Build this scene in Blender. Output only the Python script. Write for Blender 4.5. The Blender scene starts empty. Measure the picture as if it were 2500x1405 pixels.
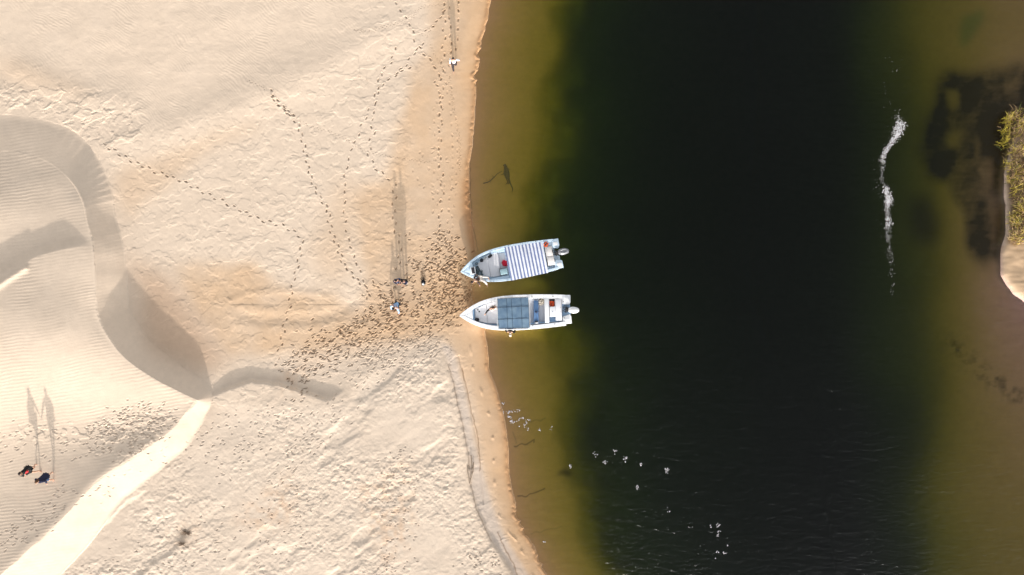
import bpy, bmesh, math, random
import numpy as np
from mathutils import Vector, Matrix, Euler, noise as mnoise
R = math.radians
random.seed(7); rng = np.random.default_rng(7)
scn = bpy.context.scene
COL = scn.collection

# ------------------------------------------------------------------ camera, sky, sun, exposure
S = 0.028                      # metres per photograph pixel at water level
CAM_H = 1250 * 2 * S / 36 * 24 # drone height for a 24 mm lens
cd = bpy.data.cameras.new('camera'); cd.lens = 24; cd.sensor_width = 36; cd.clip_end = 2000; cd.clip_start = 0.5
cam = bpy.data.objects.new('camera', cd); COL.objects.link(cam)
cam.location = (0, 0, CAM_H); cam.rotation_euler = (0, 0, 0); scn.camera = cam
SUN_EL, SUN_AZ = R(12.8), R(3.0)             # low sun, shining from the bottom of the frame, slightly right
sun_dir = Vector((math.sin(SUN_AZ) * math.cos(SUN_EL), -math.cos(SUN_AZ) * math.cos(SUN_EL), math.sin(SUN_EL)))
w = bpy.data.worlds.new('World'); scn.world = w; w.use_nodes = True
nt = w.node_tree; bg = nt.nodes['Background']
sky = nt.nodes.new('ShaderNodeTexSky'); sky.sky_type = 'NISHITA'; sky.sun_disc = False
sky.sun_elevation = SUN_EL; sky.sun_rotation = math.atan2(sun_dir.x, sun_dir.y)
sky.air_density = 1.0; sky.dust_density = 2.2; sky.ozone_density = 1.0
hs = nt.nodes.new('ShaderNodeHueSaturation'); hs.inputs['Saturation'].default_value = 0.14   # thin white high haze
nt.links.new(sky.outputs[0], hs.inputs['Color']); nt.links.new(hs.outputs[0], bg.inputs[0]); bg.inputs[1].default_value = 0.15
ld = bpy.data.lights.new('sun', 'SUN'); ld.energy = 2.25; ld.angle = R(1.0); ld.color = (1.0, 0.92, 0.83)
sun = bpy.data.objects.new('sun', ld); COL.objects.link(sun)
sun.rotation_euler = sun_dir.to_track_quat('Z', 'Y').to_euler()
vs = scn.view_settings; vs.view_transform = 'Standard'; vs.look = 'None'; vs.gamma = 1; vs.exposure = 1.22

def lin(r, g, b):
    f = lambda c: (c / 255 / 12.92) if c / 255 <= 0.04045 else ((c / 255 + 0.055) / 1.055) ** 2.4
    return (f(r), f(g), f(b))

# ------------------------------------------------------------------ helpers: objects
def tag(o, label=None, cat=None, group=None, kind=None):
    if label: o['label'] = label
    if cat: o['category'] = cat
    if group: o['group'] = group
    if kind: o['kind'] = kind
    return o
def empty(name, loc, rz=0, **k):
    o = bpy.data.objects.new(name, None); COL.objects.link(o); o.location = loc; o.rotation_euler = (0, 0, rz)
    o.empty_display_size = 0.3
    return tag(o, **k)
def link(name, me, mats, parent=None, smooth=True):
    o = bpy.data.objects.new(name, me); COL.objects.link(o)
    for m in (mats if isinstance(mats, (list, tuple)) else [mats]): me.materials.append(m)
    if smooth: me.shade_smooth()
    if parent: o.parent = parent
    return o
def bm_obj(name, bm, mats, parent=None, smooth=True, sharp=35):
    bmesh.ops.recalc_face_normals(bm, faces=bm.faces)
    me = bpy.data.meshes.new(name); bm.to_mesh(me); bm.free()
    o = link(name, me, mats, parent, smooth)
    if smooth and sharp: me.set_sharp_from_angle(angle=R(sharp))
    return o

_mats = {}
def mat(name, col, rough=0.6, spec=0.4, var=0.0, scale=6.0, bump=0.0, metal=0.0, coat=0.0):
    if name in _mats: return _mats[name]
    m = bpy.data.materials.new(name); m.use_nodes = True; n = m.node_tree.nodes; l = m.node_tree.links
    b = n['Principled BSDF']; b.inputs['Roughness'].default_value = rough
    b.inputs['Specular IOR Level'].default_value = spec; b.inputs['Metallic'].default_value = metal
    b.inputs['Coat Weight'].default_value = coat
    tc = n.new('ShaderNodeTexCoord'); nz = n.new('ShaderNodeTexNoise'); nz.inputs['Scale'].default_value = scale
    nz.inputs['Detail'].default_value = 6
    l.new(tc.outputs['Object'], nz.inputs['Vector'])
    mx = n.new('ShaderNodeMix'); mx.data_type = 'RGBA'
    c = Vector(col)
    mx.inputs[6].default_value = (*(c * (1 - var)), 1); mx.inputs[7].default_value = (*[min(1, x) for x in c * (1 + var)], 1)
    l.new(nz.outputs['Fac'], mx.inputs[0]); l.new(mx.outputs[2], b.inputs['Base Color'])
    if bump:
        bp = n.new('ShaderNodeBump'); bp.inputs['Distance'].default_value = bump; bp.inputs['Strength'].default_value = 1
        l.new(nz.outputs['Fac'], bp.inputs['Height']); l.new(bp.outputs[0], b.inputs['Normal'])
    _mats[name] = m
    return m

# ------------------------------------------------------------------ noise on arrays
def vnoise(X, Y, sc, seed):
    r = np.random.default_rng(seed); T = r.random((256, 256)).astype(np.float32)
    x = X / sc; y = Y / sc
    xi = np.floor(x).astype(np.int64); yi = np.floor(y).astype(np.int64)
    fx = (x - xi).astype(np.float32); fy = (y - yi).astype(np.float32)
    fx = fx * fx * fx * (fx * (fx * 6 - 15) + 10); fy = fy * fy * fy * (fy * (fy * 6 - 15) + 10)
    x0 = xi & 255; x1 = (xi + 1) & 255; y0 = yi & 255; y1 = (yi + 1) & 255
    a = T[y0, x0] * (1 - fx) + T[y0, x1] * fx; b = T[y1, x0] * (1 - fx) + T[y1, x1] * fx
    return (a * (1 - fy) + b * fy) * 2 - 1
def fbm(X, Y, sc, oct, seed, gain=0.5):
    o = np.zeros_like(X, dtype=np.float32); a = 1.0; t = 0
    for k in range(oct):
        o += a * vnoise(X, Y, sc / 2.03 ** k, seed + 17 * k); t += a; a *= gain
    return o / t
def sstep(a, b, x):
    t = np.clip((x - a) / (b - a), 0, 1); return t * t * (3 - 2 * t)
def rot(X, Y, deg):
    c, s = math.cos(R(deg)), math.sin(R(deg)); return X * c + Y * s, -X * s + Y * c

# coarse painted masks (4 px cells), sampled bilinearly
MX0, MY0, MQ = -160, -160, 4
MW, MH = (2660 + 160) // 4, (1565 + 160) // 4
_cx, _cy = np.meshgrid(MX0 + MQ * (np.arange(MW) + .5), MY0 + MQ * (np.arange(MH) + .5))
def in_poly(X, Y, P):
    ins = np.zeros(X.shape, bool); n = len(P)
    for i in range(n):
        x0, y0 = P[i]; x1, y1 = P[(i + 1) % n]
        if y0 == y1: continue
        c = ((Y > y0) != (Y > y1)) & (X < (x1 - x0) * (Y - y0) / (y1 - y0) + x0)
        ins ^= c
    return ins
def blur(A, px):
    if px <= 0: return A
    s = px / MQ; k = int(3 * s) + 1; g = np.exp(-np.arange(-k, k + 1) ** 2 / (2 * s * s)); g /= g.sum()
    A = np.apply_along_axis(lambda v: np.convolve(np.pad(v, k, 'edge'), g, 'valid'), 0, A)
    return np.apply_along_axis(lambda v: np.convolve(np.pad(v, k, 'edge'), g, 'valid'), 1, A)
_wx = fbm(_cx, _cy, 90, 4, 901) * 22; _wy = fbm(_cx, _cy, 90, 4, 902) * 22
def paint(P, px=10, warp=0.6):
    return blur(in_poly(_cx + _wx * warp, _cy + _wy * warp, P).astype(np.float32), px)
def samp(A, X, Y):
    x = np.clip((X - MX0) / MQ - .5, 0, MW - 1.001); y = np.clip((Y - MY0) / MQ - .5, 0, MH - 1.001)
    xi = x.astype(np.int64); yi = y.astype(np.int64); fx = x - xi; fy = y - yi
    return ((A[yi, xi] * (1 - fx) + A[yi, xi + 1] * fx) * (1 - fy) + (A[yi + 1, xi] * (1 - fx) + A[yi + 1, xi + 1] * fx) * fy).astype(np.float32)
def poly_dist(X, Y, P, vals=None):
    """distance (px) to an open polyline and the value carried by its nearest point"""
    best = np.full(X.shape, 1e9, np.float32); v = np.zeros(X.shape, np.float32)
    for i in range(len(P) - 1):
        ax, ay = P[i]; bx, by = P[i + 1]; dx, dy = bx - ax, by - ay; L = dx * dx + dy * dy
        t = np.clip(((X - ax) * dx + (Y - ay) * dy) / L, 0, 1)
        d = np.hypot(X - ax - t * dx, Y - ay - t * dy).astype(np.float32); m = d < best
        best[m] = d[m]
        if vals is not None: v[m] = (vals[i] * (1 - t) + vals[i + 1] * t)[m]
    return best, v

# ------------------------------------------------------------------ the ground: beach, dune, river bed as ONE sheet
Q = 1.4
gx = np.concatenate([-40 - np.geomspace(2, 30000, 46)[::-1], np.arange(-40, 1350, Q), np.arange(1350, 2620, 5.0), 2620 + np.geomspace(6, 30000, 40)])
gy = np.concatenate([-40 - np.geomspace(2, 30000, 40)[::-1], np.arange(-40, 1446, Q), 1446 + np.geomspace(2, 30000, 40)])
NX, NY = len(gx), len(gy)
X, Y = np.meshgrid(gx.astype(np.float32), gy.astype(np.float32))
FX0 = 46; FXN = len(np.arange(-40, 1350, Q)); FY0 = 40; FYN = len(np.arange(-40, 1446, Q))

shore = [(-4300, 1300), (-40, 1203), (0, 1198), (50, 1190), (100, 1177), (150, 1170), (200, 1164), (260, 1157), (300, 1152), (350, 1150), (400, 1144), (450, 1145), (500, 1147),
         (560, 1153), (610, 1160), (660, 1155), (720, 1148), (770, 1160), (800, 1182), (850, 1187), (900, 1193), (950, 1213), (1000, 1226), (1050, 1235), (1100, 1243),
         (1150, 1243), (1200, 1250), (1250, 1263), (1300, 1284), (1350, 1310), (1405, 1337), (1445, 1352), (6000, 3000)]
sy, sx = zip(*shore)
XS = np.interp(Y, sy, sx).astype(np.float32)
XS0 = XS.copy()
cm = np.clip(.55 + 1.3 * vnoise(Y, X * .02, 85, 33), .1, 1.4)
cusp = (np.abs(vnoise(Y + 5 * vnoise(Y, X * .1, 23, 5), X * 0.12, 21, 31)) * 8 + np.abs(vnoise(Y, X * .3, 9, 30)) * 2.2) * cm + vnoise(Y, X * 0.1, 61, 32) * 4
XS -= (cusp - 3) * (1 - sstep(560, 600, Y) * (1 - sstep(800, 850, Y)) * .8)
drop = [(-4300, 1400), (0, 1366), (100, 1348), (200, 1340), (300, 1333), (430, 1308), (560, 1296), (640, 1300), (760, 1340), (850, 1368), (950, 1372), (1050, 1378), (1130, 1395), (1200, 1425), (1300, 1440), (1405, 1480), (6000, 2600)]
dy_, dx_ = zip(*drop); XD = np.interp(Y, dy_, dx_).astype(np.float32)
d = (XS - X) * S                                              # metres inland
# base beach
Z = np.where(d > 0, 0.035 * np.clip(d / .06, 0, 1) + 0.26 * (1 - np.exp(-np.maximum((XS0 + 4 - X) * S, 0) / 1.1)) + .012 * np.minimum(np.maximum(d, 0), 25), 0)
t = np.clip((X - XS) / np.maximum(XD - XS, 1), 0, 1)
xo = X - XD + 28 + 38 * fbm(X, Y, 120, 3, 45)
dl = 0.70 * t ** 1.15 + 6.6 * (1 - np.exp(-np.maximum(xo, 0) / 230)) * sstep(-40, 140, xo)
# right-hand bed
rx = [2000, 2100, 2200, 2262, 2318, 2400, 2500, 2700, 7000]
ry = [-4300, 100, 250, 400, 550, 650, 750, 900, 1100, 1300, 6000]
rt = np.array([[4.2, 2.6, 1.7, 1.2, 1.05, .62, .5, .4, -1], [4.2, 2.6, 1.7, 1.2, 1.05, .62, .5, .3, -1], [4.4, 2.8, 1.9, 1.4, 1.2, .6, .3, 0, -1], [4.4, 2.9, 2.0, 1.4, 1.1, .5, .1, -.3, -1],
               [4.4, 3.0, 2.1, 1.6, 1.1, .5, .1, -.3, -1], [4.4, 3.0, 2.1, 1.6, .95, .36, .08, -.3, -1], [4.4, 3.0, 2.2, 1.5, .8, .30, .08, -.2, -1],
               [4.8, 3.2, 2.3, 1.5, .85, .40, .25, .15, -1], [5.4, 3.8, 2.6, 1.5, 1.1, .70, .5, .3, -1], [5.6, 4.0, 2.6, 1.5, 1.2, .85, .7, .5, -1], [5.6, 4.0, 2.6, 1.5, 1.2, .85, .7, .5, -1]])
_wX = _cx + 40 * fbm(_cx, _cy, 170, 3, 61)
_RX = np.stack([np.interp(_wX.ravel(), rx, r_).reshape(_cx.shape) for r_ in rt])
_yy = _cy + 40 * fbm(_cx, _cy, 150, 3, 62); _yi = np.clip(np.searchsorted(ry, _yy) - 1, 0, len(ry) - 2); _fy = (_yy - np.array(ry)[_yi]) / (np.array(ry)[_yi + 1] - np.array(ry)[_yi])
_D = np.take_along_axis(_RX, _yi[None], 0)[0] * (1 - _fy) + np.take_along_axis(_RX, (_yi + 1)[None], 0)[0] * _fy
_D = np.where(_D > 0, _D * .84, _D); _D = _D + .75 * np.maximum(_D - 1.0, 0)
_D = np.where(_cx < 2060, 7.0 - (7.0 - _D) * np.exp(-np.clip((2060 - _cx) / 170, 0, 9) ** 1.5), _D)
dr = samp(blur(_D, 34), X, Y)
depth = np.minimum(dl, dr) + .03 * fbm(X, Y, 40, 3, 71) * sstep(0, 60, X - XS)
Z = np.where(d > 0, Z, -depth - .01 * sstep(0, 4, X - XS)).astype(np.float32)
bank_m = samp(paint([(2900, 240), (2492, 285), (2470, 345), (2455, 430), (2452, 560), (2440, 612), (2446, 670), (2470, 715), (2520, 760), (2900, 800)], 8, .8), X, Y)
Z = Z * (1 - bank_m) + (.28 + .06 * fbm(X, Y, 30, 3, 72)) * bank_m

# southern plateau: higher, lumpy sand with a scarp towards the beach and a brink towards the tongue
scarp = [(1040, 838), (1078, 862), (1093, 890), (1106, 930), (1118, 990), (1132, 1050), (1143, 1110), (1150, 1190), (1163, 1245), (1200, 1322), (1232, 1368), (1262, 1420), (1600, 1900), (1600, 6000)]
plat = paint([(200, 1010), (520, 962), (560, 946), (610, 930), (680, 936), (740, 955), (800, 974), (835, 955), (900, 900), (1000, 850)] + scarp[:12] + [(1300, 1700), (-300, 1700)], 3, .12)
PL = samp(plat, X, Y)
brink = sstep(480, 560, X) * (1 - sstep(790, 850, X))
PLs = samp(blur(plat, 60), X, Y)
eastw = sstep(1020, 1075, X)
k = np.clip(brink * (1 - sstep(985, 1060, Y)) + .62 * eastw * sstep(845, 960, Y), 0, 1)
Z += np.where(d > 0, .26 * (PL * k + PLs * (1 - k)), 0)
# second low step right of the scarp
st2, _ = poly_dist(X, Y, [(1120, 870), (1135, 930), (1150, 1010), (1165, 1080), (1172, 1140), (1180, 1230)])

# the dune: crest polyline with heights, slip faces falling outwards at the angle of repose
crest = [(-4300, 420, 1.6), (-300, 392, 1.2), (0, 366, 1.0), (70, 374, 1.0), (130, 402, 1.08), (178, 446, 1.27), (203, 492, 1.55), (209, 530, 1.66), (219, 565, 1.74), (228, 600, 1.80), (233, 660, 1.86), (233, 750, 1.9), (243, 785, 1.9),
         (262, 820, 1.9), (300, 872, 1.82), (370, 921, 1.66), (430, 952, 1.5), (482, 976, 1.34), (452, 1012, 1.36), (412, 1060, 1.42), (355, 1098, 1.52), (300, 1132, 1.62), (255, 1160, 1.70), (215, 1192, 1.77), (180, 1240, 1.83), (150, 1270, 1.87),
         (60, 1352, 1.97), (-20, 1425, 2.05), (-300, 1700, 2.2), (-3000, 4400, 2.2)]
crest0 = list(crest)
def chaikin(pts, keep):
    out = [pts[0]]
    for i in range(len(pts) - 1):
        p, q_ = np.array(pts[i]), np.array(pts[i + 1])
        if i > 0 and tuple(p) in keep: out.append(tuple(p))
        elif i > 0: out.append(tuple(.75 * p + .25 * q_))
        if i < len(pts) - 2 and tuple(q_) not in keep: out.append(tuple(.25 * p + .75 * q_))
    return out + [pts[-1]]
crest = [(a, b, c, .175 if b < 410 and a < 150 else .28 if b < 450 and a < 185 else .46 if b < 500 and a < 215 else .55 if b < 540 and a < 215 else .60) if not (i > [k for k, p in enumerate(crest0) if p[:2] == (482, 976)][0]) else (a, b, c, .41) for i, (a, b, c) in enumerate(crest0)]
apex = {(482.0, 976.0, 1.34, .60)}; crest = [tuple(float(v_) for v_ in p) for p in crest]
for _ in range(2): crest = chaikin(crest, apex)
cp = [(p[0], p[1]) for p in crest]; ch = [p[2] for p in crest]; cs = [p[3] for p in crest]
fine = (X < 1000) & (Y < 2200)
_w1 = 1.5 * vnoise(_cx, _cy, 34, 3)
_dd, _hv = poly_dist(_cx + _w1, _cy + _w1, cp, ch); _, _sl = poly_dist(_cx + _w1, _cy + _w1, cp, cs)
dd = samp(_dd, X, Y); hv = samp(_hv, X, Y); slo = samp(blur(_sl, 12), X, Y); fine = (X < 1000) & (Y < 1560) & (X > -155) & (Y > -155)
dd = np.where(fine, dd, 1e4); hv = np.where(fine, hv, 0)
inside = in_poly(X, Y, cp + [(-4300, 4400)]) & (X < 1000)
# smooth top surface by thin-plate interpolation of crest heights and inner control points
ctl = [(a, b, c) for a, b, c in crest0 if -400 < a and b < 1750] + [(170, 1110, 1.36), (100, 1150, 1.42), (0, 1180, 1.48), (290, 1045, 1.28), (200, 1010, 1.46), (0, 1060, 1.50), (150, 800, 2.25), (0, 800, 2.35), (100, 700, 2.1),
       (0, 520, 1.72), (100, 510, 1.66), (0, 900, 2.2), (150, 900, 2.05), (330, 965, 1.55), (-200, 900, 2.4), (0, 1290, 1.70), (90, 1240, 1.62), (-150, 1300, 1.8), (0, 445, 1.34), (110, 460, 1.34), (120, 960, 1.8), (-400, 1200, 2.1), (160, 600, 1.88), (0, 620, 1.98), (390, 1010, 1.34)]
cc = np.array(ctl, float); n_ = len(cc); sc_ = 500.0
def U(r2): return np.where(r2 > 1e-9, r2 * np.log(r2 + 1e-12), 0)
px_, py_ = cc[:, 0] / sc_, cc[:, 1] / sc_
K = U((px_[:, None] - px_) ** 2 + (py_[:, None] - py_) ** 2) + 1e-3 * np.eye(n_)
Pm = np.stack([np.ones(n_), px_, py_], 1); A = np.block([[K, Pm], [Pm.T, np.zeros((3, 3))]])
sol = np.linalg.solve(A, np.concatenate([cc[:, 2], np.zeros(3)]))
def tps(x, y):
    x = x / sc_; y = y / sc_; o = sol[n_] + sol[n_ + 1] * x + sol[n_ + 2] * y
    for i in range(n_): o = o + sol[i] * U((x - px_[i]) ** 2 + (y - py_[i]) ** 2)
    return o
TPS = tps(_cx, _cy)
T = samp(TPS, X, Y); T = np.where((X < -150) | (Y > 1550), 2.0, T)
near = np.exp(-(dd / 14) ** 2)
T = T * (1 - near) + hv * near
is_se = sstep(985, 1010, Y) * (X > -400)
slip = hv - dd * S * (.60 - .19 * is_se)
slip = hv - dd * S * slo
def smax(a, b, k_): h_ = np.clip(.5 + .5 * (a - b) / k_, 0, 1); return b * (1 - h_) + a * h_ + k_ * h_ * (1 - h_)
dz = np.where(inside, np.maximum(T, Z), np.where(slip > Z - .3, smax(np.where(fine, slip, -9), Z, .05), Z))
_ix = np.clip(np.searchsorted(gx, _cx[0]), 0, NX - 1); _iy = np.clip(np.searchsorted(gy, _cy[:, 0]), 0, NY - 1)
_nb = paint([(-160, 322), (0, 318), (70, 325), (135, 352), (185, 400), (200, 450), (150, 490), (60, 480), (-160, 470)], 16, 0)
_nm = samp(_nb, X, Y); dz = dz * (1 - _nm) + samp(blur(dz[np.ix_(_iy, _ix)], 30), X, Y) * _nm
# small ridge across the dune back
rl = [(232, 606), (200, 603), (150, 611), (90, 628), (40, 655), (-40, 700), (-400, 800)]
dR, _ = poly_dist(X, Y, rl); north = Y < np.interp(X, [p[0] for p in rl[::-1]], [p[1] for p in rl[::-1]])
cut = np.where(north, .30 * sstep(0, 28, dR) * (1 - sstep(50, 190, dR)), 0)
dz = np.where(inside, dz - cut * sstep(232, 150, X), dz)
rl2 = [(60, 655), (20, 680), (-30, 715)]
dR2, _ = poly_dist(X, Y, rl2)
dz = np.where(inside, dz + .12 * np.exp(-(dR2 / 9) ** 2), dz)
dune = inside.astype(np.float32); face = ((~inside) & (dz > Z + .004)).astype(np.float32)
Z = dz.astype(np.float32)
land = sstep(0, .5, d) * (X < XS)

# broad relief and micro relief
flat = land * (1 - dune) * (1 - face)
Xr, Yr = rot(X, Y, -27)
Z += flat * (.030 * fbm(Xr * .45, Yr, 120, 3, 11) + .014 * fbm(X, Y, 45, 3, 12))
band, _ = poly_dist(X, Y, [(330, 350), (520, 280), (660, 225), (820, 150), (960, 60)])
Z += flat * .085 * np.exp(-(band / 48) ** 2)
band2, _ = poly_dist(X, Y, [(60, 170), (180, 225), (300, 250)]); Z += flat * .06 * np.exp(-(band2 / 34) ** 2)
arc, _ = poly_dist(X, Y, [(560, 735), (610, 716), (680, 712), (760, 716), (800, 725)])
Z += flat * .025 * np.exp(-(arc / 9) ** 2)
arc2, _ = poly_dist(X, Y, [(590, 768), (640, 780), (700, 778), (780, 776), (830, 762), (862, 735)])
Z += flat * (-.035) * np.exp(-(arc2 / 14) ** 2) + flat * .015 * np.exp(-((arc2 - 22) / 14) ** 2) * (Y > 745)
M_s = samp(paint([(560, 985), (860, 985), (900, 920), (1060, 860), (1090, 900), (1120, 1000), (1150, 1180), (1250, 1405), (1300, 1600), (-60, 1600), (140, 1405), (280, 1215), (440, 1100), (520, 1050)], 12), X, Y)
M_nw = samp(paint([(-60, 205), (0, 200), (120, 200), (250, 225), (360, 260), (340, 330), (250, 370), (160, 320), (80, 275), (-60, 240)], 14), X, Y)
M_top = samp(paint([(-100, -100), (760, -100), (900, 40), (820, 140), (640, 230), (360, 330), (250, 240), (100, 180), (-100, 190)], 30), X, Y)
M_bch = samp(paint([(1040, -100), (1040, 160), (1010, 300), (1000, 480), (1060, 620), (1130, 840), (1185, 1100), (1200, 1200), (1300, 1405), (1350, 1500), (1500, 1500), (1300, 900), (1200, -100)], 14), X, Y)
M_mid = np.clip(1 - M_s - M_top - M_bch, 0, 1)
wx = fbm(X, Y, 26, 3, 201) * 9; wy = fbm(X, Y, 26, 3, 202) * 9
def flakes(sc, lo, hi, seed, ang, st):
    a, b = rot(X + wx, Y + wy, ang); n = fbm(a * st, b, sc, 3, seed); return sstep(lo, hi, n)
lip = flakes(26, .10, .17, 301, -12, .75) * .5 + flakes(17, .18, .25, 302, 8, .8) * .5
lip2 = flakes(30, .02, .12, 311, -30, .5) * .6 + flakes(15, .05, .14, 312, -20, .6) * .4
grit = fbm(X, Y, 7, 2, 401)
lump = np.abs(fbm(X + wx, Y + wy, 24, 4, 321, .6))
Z += flat * (M_mid * (.020 * lip + .005 * grit) + M_s * (.024 * lip2 + .026 * lump + .020 * grit + .012 * np.abs(fbm(X, Y, 11, 3, 338))) * np.clip(.75 + 1.1 * fbm(X, Y, 130, 3, 335), .25, 1.5) + M_nw * .05 * lip2 + M_nw * .04 * lump + M_top * (.006 * lip + .002 * grit) + M_bch * .003 * grit)
# big eroded hollows of the southern plateau
Xs_, Ys_ = rot(X, Y, -38)
hol = fbm(Xs_ * .45, Ys_, 80, 4, 331)
Z += flat * M_s * (-.07 * sstep(.15, .45, hol) + .02 * fbm(Xs_ * .4, Ys_, 38, 3, 332))
# wind ripples on the dune and the smooth north
ph = (Y + .16 * X + 6 * fbm(X, Y, 110, 2, 501) + 1.5 * fbm(X, Y, 16, 2, 502)) / 8.2
rip = np.sin(ph * 2 * np.pi); ramp = np.clip(.55 + .9 * fbm(X, Y, 60, 3, 503), 0.05, 1.2)
Z += (dune * .0036 + face * .0016) * rip * ramp
ph2 = (Y * .8 - .6 * X + 14 * fbm(X, Y, 60, 3, 511)) / 6.5
Z += flat * M_top * .0035 * np.sin(ph2 * 2 * np.pi) * np.clip(.4 + 1.2 * fbm(X, Y, 50, 2, 512), 0, 1)
Z += dune * .02 * fbm(X, Y, 70, 3, 513)
Z += dune * .03 * flakes(10, .05, .2, 514, 0, .7) * samp(paint([(215, 1040), (300, 1000), (420, 1005), (430, 1050), (330, 1120), (240, 1110), (180, 1070), (0, 1075), (60, 1040), (160, 1030)], 12), X, Y)
Z += face * .012 * fbm(X * 1.0, Y * .4, 40, 2, 515)
bow, _ = poly_dist(X, Y, [(240, 690), (252, 735), (285, 720)])
# the strip below the scarp: two little ledges; bank lips along the shore, drag marks of the swash
Z += flat * M_bch * (.018 * np.sin((X - np.interp(Y, sy, sx) + 4 * vnoise(X * .4, Y, 60, 88)) / 9.0) * sstep(15, 60, XS - X))
Z -= np.where((X > 1100) & (Y > 850), .05 * np.exp(-(st2 / 2.0) ** 2), 0)
lipz = np.exp(-((XS - X - 5) / 4.0) ** 2) * (np.abs(vnoise(Y, X, 14, 91)) * .05 + .012) * (X < XS) * (1 - sstep(590, 620, Y) * (1 - sstep(800, 840, Y)))
Z += lipz
bumpline = np.exp(-((XS - X - 38 + 4 * vnoise(Y, X * 0, 50, 92)) / 3) ** 2) * np.maximum(np.cos(Y / 9 + 2 * vnoise(Y, X * 0, 30, 93)), 0) ** 3 * (Y > 840) * .05
Z += bumpline
# bed: streaks of weed and small scarps on the bottom are relief too
Z += np.where(X > XS, .02 * fbm(X * .3, Y, 12, 2, 95) * sstep(0, 30, X - XS), 0)

# ---- footprints pressed into the sheet
F = np.zeros(Z.shape, np.float32)            # where feet turned up damp sand
def stamp(fx, fy, ang, L=9.5, W=3.6, dep=.05, damp=1.0, heel=True):
    ci = int((fx + 40) / Q); ri = int((fy + 40) / Q); n = int(L / Q) + 4
    if ci - n < 0 or ri - n < 0 or ci + n >= FXN or ri + n >= FYN: return
    sl = (slice(FY0 + ri - n, FY0 + ri + n), slice(FX0 + ci - n, FX0 + ci + n))
    x = X[sl] - fx; y = Y[sl] - fy; c, s = math.cos(ang), math.sin(ang)
    u = x * c + y * s; v = -x * s + y * c
    wv = W / 2 * (1 + .22 * np.clip(u / (L / 2), -1, 1))
    r = np.hypot(u / (L / 2), v / wv)
    m = 1 - sstep(.55, 1.12, r)
    Z[sl] += -dep * m + dep * .30 * np.exp(-((r - 1.45) / .3) ** 2)
    F[sl] = np.maximum(F[sl], damp * (1 - sstep(.5, 1.15, r)))
def track(pts, step=14, side=3.2, dep=.05, damp=1.0, L=9.5, W=3.6, jit=1.0):
    pts = np.array(pts, float); seg = np.hypot(*np.diff(pts, axis=0).T); cum = np.concatenate([[0], np.cumsum(seg)])
    s = 0; k = 0
    while s < cum[-1]:
        x = np.interp(s, cum, pts[:, 0]); y = np.interp(s, cum, pts[:, 1])
        x2 = np.interp(s + 3, cum, pts[:, 0]); y2 = np.interp(s + 3, cum, pts[:, 1]); a = math.atan2(y2 - y, x2 - x + 1e-6)
        o = side * (1 if k % 2 else -1)
        stamp(x - math.sin(a) * o + random.gauss(0, .7) * jit, y + math.cos(a) * o + random.gauss(0, .7) * jit, a + random.gauss(0, .18) * jit, L * random.uniform(.85, 1.12), W * random.uniform(.85, 1.1), dep * random.uniform(.6, 1.25), damp * random.uniform(.5, 1))
        s += step * random.uniform(.86, 1.16); k += 1
track([(255, 355), (300, 380), (330, 398), (385, 420), (440, 440), (480, 460), (520, 480), (560, 500), (600, 520), (640, 537), (690, 550), (720, 568), (738, 582)], 16)
track([(738, 590), (735, 620), (722, 660), (714, 700), (708, 740), (697, 780), (690, 820), (680, 860), (672, 900)], 17)
track([(660, 222), (672, 245), (712, 285), (727, 300), (740, 345), (750, 400), (765, 450), (780, 480), (800, 510), (805, 550), (815, 580), (830, 620), (838, 645), (872, 682), (905, 715)], 13)
track([(664, 236), (690, 262), (720, 288)], 9, 2.5)
track([(1000, 165), (968, 182), (935, 205), (920, 240), (900, 270), (882, 310), (868, 345), (855, 370), (850, 400), (840, 430), (843, 470), (842, 520), (845, 560), (855, 600), (870, 640), (885, 675), (895, 705), (898, 735)], 21, 1.5)
track([(963, 118), (957, 150), (930, 178), (917, 232), (912, 262), (917, 275), (904, 300), (915, 320), (902, 345), (903, 368), (898, 370), (912, 405), (930, 420), (955, 440)], 19, 2.5)
track([(962, 450), (964, 478), (962, 505), (962, 540), (965, 565), (978, 590), (975, 640), (970, 660)], 16, 3.5)
track([(1083, 10), (1085, 60), (1083, 110), (1080, 160), (1080, 220), (1074, 260), (1076, 320), (1073, 370), (1078, 420), (1080, 480), (1074, 530), (1068, 580), (1066, 620)], 20, 3, damp=.8)
track([(966, 8), (985, 35), (1004, 62), (1010, 92), (1026, 118), (1052, 150), (1068, 175), (1076, 195)], 21, 1.5)
track([(1120, 5), (1119, 50), (1117, 95), (1112, 135)], 23, .6)
track([(1096, 20), (1098, 60), (1100, 105), (1104, 140), (1108, 160)], 22, 1.0)
track([(1040, 75), (1062, 60), (1085, 28)], 16, 2); track([(1030, 105), (1000, 145), (985, 165), (960, 185)], 17, 2)
track([(1075, 190), (1060, 205), (1078, 230), (1076, 300)], 14, 3, .035, .6)
track([(1090, 160), (1096, 210), (1104, 260), (1110, 320), (1112, 400), (1108, 460), (1100, 520), (1098, 600)], 13, 6, .022, .15)
track([(1062, 250), (1066, 330), (1064, 420), (1062, 520)], 16, 5, .022, .15)
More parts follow.
